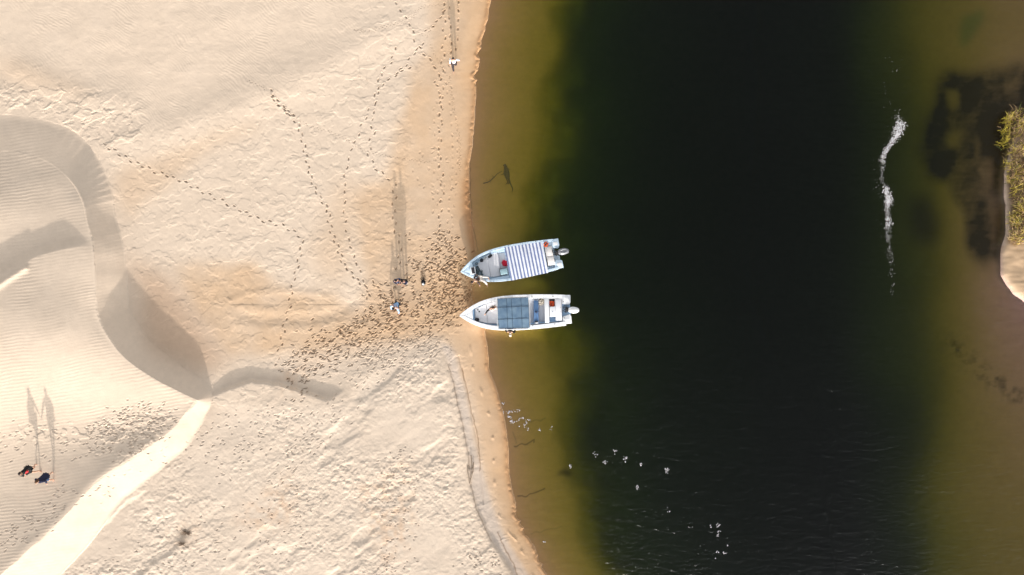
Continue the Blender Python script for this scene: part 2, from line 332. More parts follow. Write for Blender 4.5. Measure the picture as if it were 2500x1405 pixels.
# paws: small closely spaced prints
for P in ([(690, 262), (722, 290), (760, 310), (800, 320), (845, 340), (880, 365), (930, 378), (985, 388), (1058, 397)], [(865, 76), (905, 80), (940, 68), (980, 58), (1000, 50), (1030, 18), (1060, 12), (1090, 12)],
          [(865, 72), (900, 76), (945, 62), (985, 50), (1010, 30), (1040, 10)], [(990, 60), (1020, 80), (1045, 90), (1050, 70)], [(1050, 110), (1065, 140), (1078, 165), (1098, 190), (1103, 240), (1112, 290), (1122, 330), (1123, 380), (1122, 420)],
          [(600, 195), (640, 212), (665, 228)], [(1100, 828), (1101, 860), (1096, 905)]):
    track(P, 4.6, 1.6, .022, .75, 2.6, 2.2, .8)
# the trampled apron in front of the boats
def crowd(poly, n, a0, sa, dep=.05, damp=.9, Lm=9.5, mind=3.0):
    xs_, ys_ = [p[0] for p in poly], [p[1] for p in poly]; k = 0; tries = 0
    while k < n and tries < n * 20:
        tries += 1
        x = random.uniform(min(xs_), max(xs_)); y = random.uniform(min(ys_), max(ys_))
        if not in_poly(np.array([x]), np.array([y]), poly)[0]: continue
        x += random.gauss(0, 13); y += random.gauss(0, 12)
        a = R(a0) + random.gauss(0, R(sa))
        stamp(x, y, a + (math.pi if random.random() < .5 else 0), random.uniform(.75, 1.15) * Lm, random.uniform(2.8, 4.0), dep * random.uniform(.6, 1.1), damp * random.uniform(.5, 1)); k += 1
crowd([(1070, 560), (1130, 590), (1140, 650), (1152, 740), (1140, 770), (1090, 790), (1060, 700)], 130, -30, 45, .045)
crowd([(985, 690), (1030, 620), (1075, 575), (1125, 600), (1135, 650), (1128, 680), (1145, 720), (1150, 750), (1115, 775), (1085, 810), (1020, 800), (960, 780), (925, 745), (960, 720)], 330, -35, 38, .05)
crowd([(1040, 640), (1130, 620), (1132, 680), (1148, 730), (1112, 770), (1060, 760)], 120, -25, 45, .05)
crowd([(985, 575), (1060, 560), (1070, 640), (1000, 680), (985, 640)], 22, -30, 40)
crowd([(930, 745), (1010, 770), (1060, 800), (950, 830), (850, 870), (740, 905), (690, 880), (740, 835), (850, 790)], 190, -28, 28)
crowd([(740, 830), (830, 805), (930, 760), (960, 790), (860, 840), (745, 860)], 70, -22, 25)
crowd([(900, 830), (1060, 800), (1085, 830), (1060, 870), (960, 910), (900, 900), (860, 870)], 230, -38, 35, .032, .25)
crowd([(620, 880), (720, 845), (800, 880), (790, 920), (735, 960), (690, 960), (700, 920)], 42, -35, 35)
crowd([(690, 905), (830, 860), (900, 870), (830, 905), (760, 950), (700, 975)], 48, -32, 25)
crowd([(900, 690), (940, 700), (940, 760), (900, 770)], 26, 30, 50)
crowd([(820, 930), (900, 890), (900, 960), (800, 1080), (700, 1180), (640, 1200), (760, 1020)], 90, -50, 30, .03, .3)
crowd([(600, 1200), (750, 1190), (760, 1330), (640, 1400), (560, 1380)], 70, 20, 60, .03, .45, 7)
crowd([(930, 1120), (1010, 1080), (1010, 1400), (930, 1400)], 120, 70, 60, .03, .35, 7)
crowd([(430, 1280), (560, 1220), (560, 1400), (200, 1400), (250, 1330)], 60, 5, 30, .03, .5, 8)
crowd([(1180, 1330), (1245, 1400), (1100, 1400)], 26, 60, 40, .04, .5, 8)
crowd([(235, 1035), (300, 990), (420, 1000), (430, 1035), (330, 1110), (270, 1120), (200, 1090)], 230, -12, 24, .04, .12, 9)
crowd([(0, 1040), (190, 1080), (220, 1130), (170, 1135), (0, 1130)], 45, -20, 25, .03, .2)
crowd([(60, 1275), (130, 1215), (160, 1180), (185, 1200), (140, 1250), (70, 1320), (0, 1350), (0, 1310)], 48, -20, 20, .035, .3)
crowd([(0, 1270), (120, 1225), (60, 1300), (0, 1330)], 16, -15, 15, .035, .3)
crowd([(220, 1180), (420, 1050), (470, 1080), (400, 1130), (240, 1230), (180, 1290)], 26, -25, 30, .03, .1, 9)
crowd([(1005, 400), (1070, 300), (1100, 420), (1060, 600)], 30, 80, 30, .02, .1)
crowd([(440, 1095), (560, 1000), (700, 980), (760, 1000), (640, 1100), (540, 1180)], 110, -40, 40, .03, .25, 8)

# ---- colours of the sand and the bed, plus shade painted in at the dune's foot
def C(r, g, b): return np.array(lin(r, g, b), np.float32)
light = C(209, 190, 170); pale = C(209, 192, 174); tan = C(198, 168, 137); gold = C(188, 149, 108); grey = C(186, 175, 167); wet = C(160, 118, 80); bedc = C(224, 180, 122); bedr = C(200, 154, 158); weed = C(62, 49, 45); dampc = C(108, 78, 54); rust = C(196, 154, 116)
colr = np.empty((NY, NX, 3), np.float32); colr[:] = light
def mixc(m, c):
    global colr
    colr += m[..., None] * (c - colr)
nzc = fbm(X, Y, 60, 4, 601)
mixc(np.clip(M_s * .6 + .25 * nzc * land, 0, 1), pale)
def pm(P, b, wp=1.0): return samp(paint(P, b, wp), X, Y)
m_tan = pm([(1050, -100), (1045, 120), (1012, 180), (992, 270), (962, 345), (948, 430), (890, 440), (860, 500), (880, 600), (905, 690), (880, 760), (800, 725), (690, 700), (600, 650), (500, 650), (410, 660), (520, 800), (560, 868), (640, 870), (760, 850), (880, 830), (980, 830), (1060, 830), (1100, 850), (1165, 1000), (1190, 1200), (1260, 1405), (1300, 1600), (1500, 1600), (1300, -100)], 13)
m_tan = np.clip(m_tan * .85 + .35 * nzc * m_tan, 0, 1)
m_tan2 = pm([(270, 430), (330, 390), (430, 365), (560, 320), (640, 290), (610, 330), (480, 390), (420, 440), (340, 520), (320, 560), (290, 500)], 16)
m_tan3 = pm([(830, 430), (890, 440), (850, 640), (840, 700), (790, 700), (760, 620), (800, 560)], 25)
m_tan4 = pm([(0, 130), (60, 140), (200, 200), (250, 240), (120, 215), (0, 190)], 18)
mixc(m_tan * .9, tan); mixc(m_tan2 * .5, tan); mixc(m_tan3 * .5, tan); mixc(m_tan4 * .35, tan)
mixc(pm([(330, 620), (400, 680), (500, 770), (560, 880), (480, 905), (380, 850), (340, 760)], 22) * .7, C(176, 146, 120))  # damp-tan patch that also paints the dune's cast shadow darker into the sand
mixc(np.exp(-np.maximum(XS - X, 0) / 42) * (X <= XS) * .85, gold)
m_grey = pm([(1075, 840), (1095, 885), (1108, 930), (1120, 990), (1134, 1050), (1146, 1110), (1152, 1190), (1165, 1245), (1202, 1322), (1264, 1420), (1300, 1420), (1230, 1310), (1200, 1240), (1180, 1160), (1158, 1080), (1140, 980), (1120, 900), (1105, 850)], 4, .2)
mixc(m_grey * .5, grey)
trod = pm([(1060, 650), (1150, 620), (1150, 740), (1110, 800), (940, 840), (740, 900), (720, 850), (900, 760), (1000, 700)], 22)
mixc(trod * .35, C(190, 152, 112))
for P in ([(870, 1180), (1000, 1120), (1010, 1330), (930, 1390)], [(560, 1270), (720, 1160), (730, 1240), (640, 1330)], [(420, 1280), (500, 1260), (480, 1330), (420, 1330)], [(690, 900), (760, 905), (760, 950), (690, 960)], [(655, 215), (668, 215), (672, 262), (655, 262)]):
    mixc(pm(P, 14) * np.clip(.35 + .9 * fbm(X, Y, 14, 3, 620), 0, 1) * .4, rust)
debris = pm([(435, 1290), (470, 1292), (462, 1312), (438, 1310)], 5) + pm([(440, 1322), (452, 1322), (452, 1334), (440, 1334)], 3)
mixc(np.clip(debris, 0, 1) * .3, C(96, 76, 58))
# wet swash, smooth lobes
mixc(pm([(1128, 440), (1150, 430), (1170, 600), (1160, 640), (1142, 590), (1127, 520)], 7, .3) * .8, wet)
mixc(np.exp(-((XS - X - 3) / 9) ** 2) * (X <= XS) * .5, wet)
mixc(F * .68, dampc)
# river bed
under = sstep(-1, 3, X - XS) * (1 - bank_m)
_rt = sstep(1700, 2150, X); left = under * (1 - _rt); right = under * _rt
mixc(left, bedc); mixc(np.exp(-np.maximum(X - XS, 0) / 26) * left * .5, C(224, 178, 136))
mixc(right, bedr)
mixc(left * np.clip(pm([(1300, 650), (1500, 650), (1500, 1600), (1500, 1600), (1480, 1380), (1410, 1250), (1370, 1000)], 30) * .3, 0, 1), weed * 2)
streak = np.zeros_like(X)
for P_, a_ in (([(1257, 1089), (1270, 1087), (1285, 1083), (1298, 1077), (1305, 1074), (1306, 1081)], .9), ([(1262, 1214), (1282, 1211), (1300, 1206), (1318, 1200), (1330, 1192)], .9), ([(1290, 1030), (1330, 1024)], .4), ([(1250, 1056), (1256, 1070), (1258, 1080)], .35), ([(1295, 1304), (1330, 1296), (1370, 1286)], .3)):
    streak = np.maximum(streak, a_ * np.exp(-(poly_dist(X + 3 * vnoise(X, Y, 12, 97), Y + 3 * vnoise(X, Y, 12, 98), P_)[0] / 1.9) ** 2))
mixc(np.clip(streak, 0, 1) * left * .6, weed)
mixc(left * pm([(1368, 1160), (1385, 1145), (1404, 1162), (1400, 1172)], 4) * .7, weed)
wd = pm([(2255, 380), (2262, 290), (2290, 240), (2300, 175), (2330, 165), (2400, 185), (2500, 170), (2600, 170), (2600, 300), (2480, 300), (2460, 430), (2455, 600), (2450, 620), (2400, 640), (2370, 620), (2330, 500), (2300, 430), (2270, 430)], 13, 1.0)
wd = np.clip(wd - .8 * pm([(2310, 220), (2340, 225), (2335, 275), (2310, 270)], 8) - .8 * pm([(2305, 330), (2330, 325), (2330, 370), (2308, 370)], 8) - .6 * pm([(2375, 320), (2388, 320), (2388, 380), (2378, 380)], 6) - .45 * pm([(2405, 380), (2432, 380), (2428, 640), (2408, 640)], 8) - .45 * pm([(2290, 440), (2330, 440), (2350, 640), (2300, 640)], 10), 0, 1)
_a, _b = rot(X + 14 * fbm(X, Y, 40, 3, 647), Y + 14 * fbm(X, Y, 40, 3, 648), 20)
wd = np.clip(wd * (.98 + .6 * fbm(_a, _b * .55, 46, 5, 641, .6)) + .12 * wd * fbm(X * .3, Y, 8, 2, 646), 0, 1)
mixc(wd * right * .96, weed)
mixc(right * pm([(2215, 480), (2260, 470), (2290, 560), (2270, 610), (2225, 590)], 16) * .75, weed)
mixc(right * pm([(2310, 820), (2340, 835), (2400, 890), (2500, 960), (2500, 1000), (2380, 910), (2310, 860)], 12) * np.clip(.2 + fbm(X, Y, 14, 3, 644), 0, 1), weed)
mixc(right * pm([(2350, 40), (2400, 30), (2390, 70), (2360, 110), (2340, 120)], 8) * .45, C(90, 130, 130))
mixc(sstep(-.02, .08, Z) * (X > 2620), C(176, 150, 122)); mixc(bank_m, C(176, 150, 122)); mixc(bank_m * pm([(2455, 280), (2700, 240), (2700, 590), (2450, 590)], 4, .3) * np.clip(.75 + .5 * fbm(X, Y, 10, 3, 645), 0, 1), C(84, 68, 50))
edge_ = bank_m * (1 - bank_m) * 4; mixc(edge_ * (Y > 330) * (Y < 600) * .35, C(196, 180, 165))
dk = lambda P, w_, m_: mixc(np.exp(-(poly_dist(X + 1.5 * vnoise(X, Y, 9, 77), Y, P)[0] / w_) ** 2) * m_, dampc)
dk([(1128, 900), (1140, 950), (1152, 1010), (1163, 1050), (1170, 1100), (1172, 1150)], 1.1, .75)
dk([(1215, 1300), (1232, 1340), (1255, 1380), (1262, 1405)], 1.3, .7); dk([(1093, 890), (1106, 930), (1118, 990), (1132, 1050), (1143, 1110), (1150, 1190), (1163, 1245), (1200, 1322)], 1.0, .55)
dk([(1147, 400), (1149, 470), (1152, 542), (1160, 580), (1167, 612)], .9, .5)
colr *= (1 + .05 * fbm(X, Y, 11, 4, 651) + .03 * nzc)[..., None]
colr = np.clip(colr, 0.004, .95)

def ground_z(px, py):
    i = int(np.clip(np.searchsorted(gx, px), 1, NX - 1)); j = int(np.clip(np.searchsorted(gy, py), 1, NY - 1))
    return float(Z[j - 1:j + 1, i - 1:i + 1].mean())
def P(px, py, z):
    k = S * (CAM_H - z) / CAM_H
    return Vector(((px - 1250) * k, (702.5 - py) * k, z))
def on_ground(px, py): return P(px, py, ground_z(px, py))

kk = S * (CAM_H - Z) / CAM_H
co = np.stack([(X - 1250) * kk, (702.5 - Y) * kk, Z], -1).reshape(-1, 3).astype(np.float32)
me = bpy.data.meshes.new('sand_ground'); me.vertices.add(NX * NY); me.vertices.foreach_set('co', co.ravel())
idx = np.arange(NX * NY, dtype=np.int32).reshape(NY, NX)
q = np.stack([idx[1:, :-1], idx[1:, 1:], idx[:-1, 1:], idx[:-1, :-1]], -1).reshape(-1, 4)
me.loops.add(q.size); me.loops.foreach_set('vertex_index', q.ravel())
me.polygons.add(len(q)); me.polygons.foreach_set('loop_start', np.arange(len(q), dtype=np.int32) * 4)
me.polygons.foreach_set('use_smooth', np.ones(len(q), bool))
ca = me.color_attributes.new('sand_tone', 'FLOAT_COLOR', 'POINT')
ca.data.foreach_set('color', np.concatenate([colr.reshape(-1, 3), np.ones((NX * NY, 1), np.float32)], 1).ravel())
me.update(calc_edges=True)
def sand_material():
    m = bpy.data.materials.new('sand'); m.use_nodes = True; n = m.node_tree.nodes; l = m.node_tree.links; b = n['Principled BSDF']
    b.inputs['Roughness'].default_value = .92; b.inputs['Specular IOR Level'].default_value = .15
    at = n.new('ShaderNodeAttribute'); at.attribute_name = 'sand_tone'
    tc = n.new('ShaderNodeTexCoord'); nz = n.new('ShaderNodeTexNoise'); nz.inputs['Scale'].default_value = 9; nz.inputs['Detail'].default_value = 8; nz.inputs['Roughness'].default_value = .7
    l.new(tc.outputs['Object'], nz.inputs['Vector'])
    mr = n.new('ShaderNodeMapRange'); mr.inputs[3].default_value = .93; mr.inputs[4].default_value = 1.07; l.new(nz.outputs['Fac'], mr.inputs[0])
    mm = n.new('ShaderNodeVectorMath'); mm.operation = 'SCALE'; l.new(at.outputs['Color'], mm.inputs[0]); l.new(mr.outputs[0], mm.inputs['Scale']); l.new(mm.outputs[0], b.inputs['Base Color'])
    bp = n.new('ShaderNodeBump'); bp.inputs['Distance'].default_value = .008; bp.inputs['Strength'].default_value = .6; l.new(nz.outputs['Fac'], bp.inputs['Height']); l.new(bp.outputs[0], b.inputs['Normal'])
    return m
ground = link('sand_ground', me, sand_material()); tag(ground, kind='structure')

# ------------------------------------------------------------------ the river: a closed body of tannin-stained water
def water_material():
    m = bpy.data.materials.new('river_water'); m.use_nodes = True; n = m.node_tree.nodes; l = m.node_tree.links
    n.remove(n['Principled BSDF']); out = n['Material Output']
    tr = n.new('ShaderNodeBsdfTransparent'); gl = n.new('ShaderNodeBsdfGlossy'); gl.inputs['Roughness'].default_value = .13
    fr = n.new('ShaderNodeFresnel'); fr.inputs['IOR'].default_value = 1.333; mx = n.new('ShaderNodeMixShader')
    tc = n.new('ShaderNodeTexCoord')
    def noise(scale, rz, sxy, det, rough=.55):
        mp = n.new('ShaderNodeMapping'); mp.inputs['Rotation'].default_value = (0, 0, R(rz)); mp.inputs['Scale'].default_value = (*sxy, 1); l.new(tc.outputs['Object'], mp.inputs[0])
        z = n.new('ShaderNodeTexNoise'); z.inputs['Scale'].default_value = scale; z.inputs['Detail'].default_value = det; z.inputs['Roughness'].default_value = rough; z.inputs['Distortion'].default_value = .3
        l.new(mp.outputs[0], z.inputs['Vector']); return z.outputs['Fac']
    a = noise(5.2, 16, (.42, 1.0), 4, .6); b = noise(2.3, 29, (.45, 1.0), 2); c = noise(.06, 0, (1, 1), 2)
    mr = n.new('ShaderNodeMapRange'); mr.inputs[1].default_value = .30; mr.inputs[2].default_value = .70; mr.inputs[3].default_value = .55; mr.inputs[4].default_value = 1.0; l.new(c, mr.inputs[0])
    ad = n.new('ShaderNodeMath'); ad.operation = 'ADD'; l.new(a, ad.inputs[0]); l.new(b, ad.inputs[1])
    # wind reaches the open, southern water more than the lee of the bank
    sp = n.new('ShaderNodeSeparateXYZ'); l.new(tc.outputs['Object'], sp.inputs[0])
    m2 = n.new('ShaderNodeMapRange'); m2.inputs[1].default_value = 12; m2.inputs[2].default_value = -14; m2.inputs[3].default_value = .65; m2.inputs[4].default_value = 1.0; l.new(sp.outputs['Y'], m2.inputs[0])
    m3 = n.new('ShaderNodeMapRange'); m3.inputs[1].default_value = -1; m3.inputs[2].default_value = 7; m3.inputs[3].default_value = .12; m3.inputs[4].default_value = 1.0; l.new(sp.outputs['X'], m3.inputs[0])
    mu = n.new('ShaderNodeMath'); mu.operation = 'MULTIPLY'; l.new(mr.outputs[0], mu.inputs[0]); l.new(m2.outputs[0], mu.inputs[1])
    mv = n.new('ShaderNodeMath'); mv.operation = 'MULTIPLY'; l.new(mu.outputs[0], mv.inputs[0]); l.new(m3.outputs[0], mv.inputs[1])
    bp = n.new('ShaderNodeBump'); bp.inputs['Distance'].default_value = .075; l.new(ad.outputs[0], bp.inputs['Height']); l.new(mv.outputs[0], bp.inputs['Strength'])
    l.new(bp.outputs[0], gl.inputs['Normal']); l.new(bp.outputs[0], fr.inputs['Normal'])
    l.new(fr.outputs[0], mx.inputs[0]); l.new(tr.outputs[0], mx.inputs[1]); l.new(gl.outputs[0], mx.inputs[2]); l.new(mx.outputs[0], out.inputs['Surface'])
    va = n.new('ShaderNodeVolumeAbsorption'); va.inputs['Density'].default_value = 1.4; va.inputs['Color'].default_value = (.68, .785, .0, 1)
    l.new(va.outputs[0], out.inputs['Volume'])
    return m
bm = bmesh.new(); bmesh.ops.create_cube(bm, size=1, matrix=Matrix.Translation((0, 0, -4.75)) @ Matrix.Diagonal((1600, 1600, 9.5, 1)))
water = bm_obj('river_water', bm, water_material(), smooth=False); tag(water, kind='structure')
WATERW = water


# ------------------------------------------------------------------ helpers: modelling
def curve_tube(bm, pts, rad, seg=8, closed=False):
    """a swept tube through points, radius constant or per point"""
    pts = [Vector(p) for p in pts]; n = len(pts); rads = rad if isinstance(rad, (list, tuple)) else [rad] * n
    rings = []; up = Vector((0, 0, 1))
    for i, p in enumerate(pts):
        a = pts[i - 1] if (i > 0 or closed) else p; b = pts[(i + 1) % n] if (i < n - 1 or closed) else p
        t = (b - a).normalized() if (b - a).length > 1e-7 else Vector((1, 0, 0))
        s_ = t.cross(up) if abs(t.dot(up)) < .95 else t.cross(Vector((0, 1, 0))); s_.normalize(); u_ = s_.cross(t).normalized()
        rings.append([bm.verts.new(p + (s_ * math.cos(2 * math.pi * k / seg) + u_ * math.sin(2 * math.pi * k / seg)) * rads[i]) for k in range(seg)])
    for i in range(n - 1 + (1 if closed else 0)):
        A_, B_ = rings[i], rings[(i + 1) % n]
        for k in range(seg): bm.faces.new((A_[k], A_[(k + 1) % seg], B_[(k + 1) % seg], B_[k]))
    if not closed:
        bm.faces.new(rings[0][::-1]); bm.faces.new(rings[-1])
def prism(bm, poly, z0, z1, bev=0.0, seg=2, mi=0):
    """an upright slab from an outline, its upper rim rounded"""
    lo = [bm.verts.new((p[0], p[1], z0)) for p in poly]; hi = [bm.verts.new((p[0], p[1], z1)) for p in poly]; n = len(poly)
    fs = [bm.faces.new(hi), bm.faces.new(lo[::-1])] + [bm.faces.new((lo[i], lo[(i + 1) % n], hi[(i + 1) % n], hi[i])) for i in range(n)]
    for f in fs: f.material_index = mi
    if bev:
        es = [e for e in bm.edges if (e.verts[0] in hi and e.verts[1] in hi)] + [e for e in bm.edges if (e.verts[0] in hi) != (e.verts[1] in hi) and (e.verts[0] in lo or e.verts[1] in lo)]
        bmesh.ops.bevel(bm, geom=es, offset=bev, segments=seg, affect='EDGES', profile=.5)
def blob(bm, c, r3, seed=0, amp=.25, sub=3, freq=1.6, rz=0):
    """a soft irregular lump (cloth, bag)"""
    tmp = bmesh.new(); bmesh.ops.create_icosphere(tmp, subdivisions=sub, radius=1)
    off = Vector((seed * 3.7, seed * 1.3, 0)); M_ = Matrix.Rotation(rz, 3, 'Z')
    idx = {}
    for v in tmp.verts:
        n_v = mnoise.noise(v.co * freq + off); n2 = abs(mnoise.noise(v.co * freq * 2.6 + off))
        f = 1 + amp * n_v - amp * .7 * n2
        q_ = Vector((v.co.x * f * r3[0], v.co.y * f * r3[1], max(v.co.z * f, -.35) * r3[2])); idx[v.index] = bm.verts.new(Vector(c) + M_ @ q_)
    for f in tmp.faces: bm.faces.new([idx[v.index] for v in f.verts])
    tmp.free()
def ellipsoid(bm, c, r3, M_=None, u=16, v=10):
    tmp = bmesh.new(); bmesh.ops.create_uvsphere(tmp, u_segments=u, v_segments=v, radius=1); idx = {}
    for w_ in tmp.verts:
        q_ = Vector((w_.co.x * r3[0], w_.co.y * r3[1], w_.co.z * r3[2])); idx[w_.index] = bm.verts.new(Vector(c) + (M_ @ q_ if M_ else q_))
    for f in tmp.faces: bm.faces.new([idx[w_.index] for w_ in f.verts])
    tmp.free()

# ------------------------------------------------------------------ materials for things
gel_white = mat('white_gelcoat', (.83, .84, .86), .32, .5, .03, 3)
gel_blue = mat('pale_blue_gelcoat', (.60, .74, .86), .35, .5, .05, 3)
deck_grey = mat('grey_deck_paint', (.67, .67, .70), .7, .3, .04, 9, .001)
deck_cream = mat('cream_deck_paint', (.74, .71, .69), .65, .3, .06, 7, .001)
deck_white = mat('white_deck_paint', (.78, .78, .81), .6, .3, .03, 7, .001)
rubber = mat('black_rubber', (.02, .02, .022), .6, .4, .2, 20)
dark_cloth = mat('dark_cloth', (.03, .032, .038), .85, .2, .3, 20, .004)
tube_white = mat('white_tube', (.72, .72, .72), .3, .5)
alu = mat('aluminium', (.55, .56, .58), .35, .5, .05, 20, 0, .9)
red_cloth = mat('red_cloth', (.55, .02, .05), .8, .2, .35, 9, .01)
orange_cloth = mat('orange_vest', (.85, .12, .03), .7, .3, .3, 12, .008)
teal_box = mat('teal_plastic', (.34, .50, .55), .4, .5, .06, 5)
blue_cloth = mat('blue_cushion', (.10, .19, .36), .75, .3, .12, 8, .004)
grey_rope = mat('grey_rope', (.12, .15, .16), .85, .2, .4, 25, .004)
tan_bag = mat('tan_cloth', (.42, .38, .32), .85, .2, .5, 12, .01)
cowl_grey = mat('grey_cowl', (.25, .25, .27), .28, .5, .08, 5, 0, .3, .4)
cowl_white = mat('white_cowl', (.78, .78, .78), .25, .5, .02, 5, 0, 0, .4)
blue_shade = mat('blue_liner_and_shade', (.30, .46, .66), .4, .5, .06, 5)  # liner blue, also used as shade colour beside the foredeck
glass_dark = mat('smoked_hatch', (.045, .04, .045), .25, .5, .5, 14)

# ------------------------------------------------------------------ boats
def boat_frame(bow, bz, stern, sz):
    a = P(*bow, bz); b = P(*stern, sz); dv = b - a; ang = math.atan2(dv.y, dv.x); return Vector((a.x, a.y, 0)), ang, math.hypot(dv.x, dv.y)
prof_u = [0, .02, .05, .09, .125, .18, .24, .30, .37, .5, .7, .85, 1.0]
prof_b = [.015, .12, .26, .42, .54, .70, .82, .90, .96, 1.0, .975, .92, .85]
def hull_mesh(L, B, cap, foredeck, well, floor_z, mi_in=1):
    """one loft: keel, chine, topsides, rolled gunwale, cockpit wall and sole; bow closed by a foredeck; transom notched for the engine"""
    bm = bmesh.new(); us = sorted(set(list(np.linspace(0, .2, 11)) + list(np.linspace(.2, .96, 26)) + [foredeck - .001, foredeck + .001]))
    rows_ = []
    for u in us:
        hb = B / 2 * np.interp(u, prof_u, prof_b); sh = .68 + .30 * max(0, 1 - u / .55) ** 1.8
        x = u * L; rake = .45 * max(0, 1 - u / .14)                 # keel starts aft of the stem head
        kz = -.30 + .75 * max(0, 1 - u / .16) ** 1.5; cb = hb * (.86 if u > .2 else .5 + .36 * u / .2)
        ci = max(hb - cap, .004); closed_ = u < foredeck
        fz = sh - .02 if closed_ else floor_z
        cz = max(-.02, kz + .12) if kz < .3 else kz + .03
        top = sh + .012
        row = [(x + rake, 0, kz), (x + rake * .8, cb, cz), (x + rake * .3, hb * .985, sh * .72), (x, hb + .012, sh - .045), (x, hb + .014, sh), (x, hb - .006, top), (x, ci + .012, top),
               (x, ci, sh - .012 if closed_ else sh - .03), (x, ci - .004, fz if closed_ else floor_z + .02), (x, ci * .5, fz + (.015 if closed_ else 0)), (x, 0, fz + (.022 if closed_ else 0))]
        rows_.append(row)
    def side(sg):
        V = [[bm.verts.new((p[0], p[1] * sg, p[2])) for p in row] for row in rows_]
        for i in range(len(V) - 1):
            for k in range(len(V[0]) - 1):
                f = bm.faces.new((V[i][k], V[i + 1][k], V[i + 1][k + 1], V[i][k + 1]) if sg > 0 else (V[i][k], V[i][k + 1], V[i + 1][k + 1], V[i + 1][k]))
                f.material_index = mi_in if k >= 6 else 0
        return V
    a = side(1); b = side(-1)
    # transom: outer and inner board up to a low sill in the middle
    for V in (a, b):
        lastr = V[-1]
        try: f = bm.faces.new([lastr[k] for k in (0, 1, 2, 3, 4, 5, 6, 7, 8, 9, 10)])
        except ValueError: pass
    bmesh.ops.remove_doubles(bm, verts=bm.verts, dist=.0006)
    return bm
def make_boat(name, label, bow, bz, stern, sz, B, cap, fore, liner, hullm, group):
    org, ang, L = boat_frame(bow, bz, stern, sz)
    root = empty(name, org, ang, label=label, cat='boat', group=group)
    bm = hull_mesh(L, B, cap, fore, .5, .30); bm_obj('hull', bm, [hullm, liner], root, sharp=30)
    return root, org, ang, L
def localiser(org, ang, ox, oy, sc):
    ca_, sa_ = math.cos(-ang), math.sin(-ang)
    def f(cx, cy, z):
        p = P(ox + cx / sc, oy + cy / sc, z) - Vector((org.x, org.y, 0)); return Vector((p.x * ca_ - p.y * sa_, p.x * sa_ + p.y * ca_, z))
    return f
def slab(name, f, pts, z0, z1, m, parent, bev=.012):
    bm = bmesh.new(); q_ = [f(x, y, z1) for x, y in pts]; prism(bm, [(v.x, v.y) for v in q_], z0, z1, bev); return bm_obj(name, bm, m, parent, sharp=40)
def world_of(org, ang, v): return Vector((org.x, org.y, 0)) + Matrix.Rotation(ang, 3, 'Z') @ v
def free(o, root):           # a thing modelled in boat coordinates that lies on the boat: top-level
    o.matrix_world = Matrix.Translation(root.location) @ Matrix.Rotation(root.rotation_euler.z, 4, 'Z'); return o
def pods(f, root, pa, pb, hm, lid_pts, zt=.66):
    for pts, lid in zip((pa, pb), lid_pts):
        o = slab('stern_pod', f, pts, -.2, zt, hm, root, .02); l = slab('hatch_lid', f, lid, zt + .002, zt + .016, gel_white, root, .006)
def outboard(root, c, ang, cm, s_=1.0, ridges=True):
    """cowl, midsection, bracket, gearcase with propeller; tilted slightly, hoses forward"""
    bm = bmesh.new(); n = 18; m_ = 24; rings = []
    for i in range(n + 1):
        t_ = i / n; x = (-.36 + .74 * t_) * s_; e = math.sin(math.pi * min(max(t_ * .93 + .05, 0), 1)) ** .42 if t_ < .999 else .1
        w_ = .235 * s_ * e * (1.02 - .10 * t_); h_ = .27 * s_ * e * (1 - .18 * t_)
        ring = []
        for k in range(m_):
            a = 2 * math.pi * k / m_; cx_ = math.copysign(abs(math.cos(a)) ** .75, math.cos(a)); cz_ = math.copysign(abs(math.sin(a)) ** .75, math.sin(a))
            ring.append(bm.verts.new((x, w_ * cx_, .98 + h_ * cz_ * (1 if cz_ > 0 else .8))))
        rings.append(ring)
    for i in range(n):
        for k in range(m_): bm.faces.new((rings[i][k], rings[i][(k + 1) % m_], rings[i + 1][(k + 1) % m_], rings[i + 1][k]))
    bm.faces.new(rings[0]); bm.faces.new(rings[-1])
    M_ = Matrix.Translation(c) @ Matrix.Rotation(ang, 4, 'Z') @ Matrix.Translation((.36 * s_, 0, 0))
    bm.transform(M_); motor = bm_obj('outboard_motor', bm, cm, root, sharp=60)
    if ridges:
        for sd in (-1, 1):
            bm = bmesh.new(); curve_tube(bm, [(-.22, sd * .09, 1.235), (0, sd * .115, 1.25), (.2, sd * .09, 1.20)], [.012, .022, .01]); bm.transform(M_); bm_obj('cowl_ridge', bm, alu, motor)
    bm = bmesh.new(); prism(bm, [(-.02 + .2 * math.cos(t_) * 1.0, .07 * math.sin(t_)) for t_ in np.linspace(0, 2 * math.pi, 14)[:-1]], -.25, .80, .01); bm.transform(M_); bm_obj('midsection', bm, cm, motor)
    bm = bmesh.new(); curve_tube(bm, [(-.25, 0, -.36), (-.15, 0, -.36), (.1, 0, -.36), (.28, 0, -.36)], [.02, .07, .075, .03])
    for k in range(3):
        a = k * 2.094; prism(bm, [(.24, -.03), (.30, -.03), (.30, .03), (.24, .03)], -.5, -.36)
    bm.transform(M_); bm_obj('gearcase', bm, cm, motor)
    bm = bmesh.new(); prism(bm, [(-.52, -.16), (-.18, -.12), (-.18, .12), (-.52, .16)], .35, .74, .02)
    curve_tube(bm, [(-.5, -.22, .70), (-.5, .22, .70)], .03); bm.transform(M_); bm_obj('mounting_bracket', bm, rubber, motor)
    for (y0, y1, hgt) in ((-.05, .22, .1), (.02, -.16, .14), (.06, .3, .05)):
        bm = bmesh.new(); pts = []
        for t_ in np.linspace(0, 1, 12): pts.append((-.36 - .36 * math.sin(math.pi * t_ * .9) * 1.0, y0 + (y1 - y0) * t_, .92 - .35 * t_ + hgt * math.sin(math.pi * t_)))
        curve_tube(bm, pts, .017); bm.transform(M_); bm_obj('hose', bm, rubber, motor)
    return motor
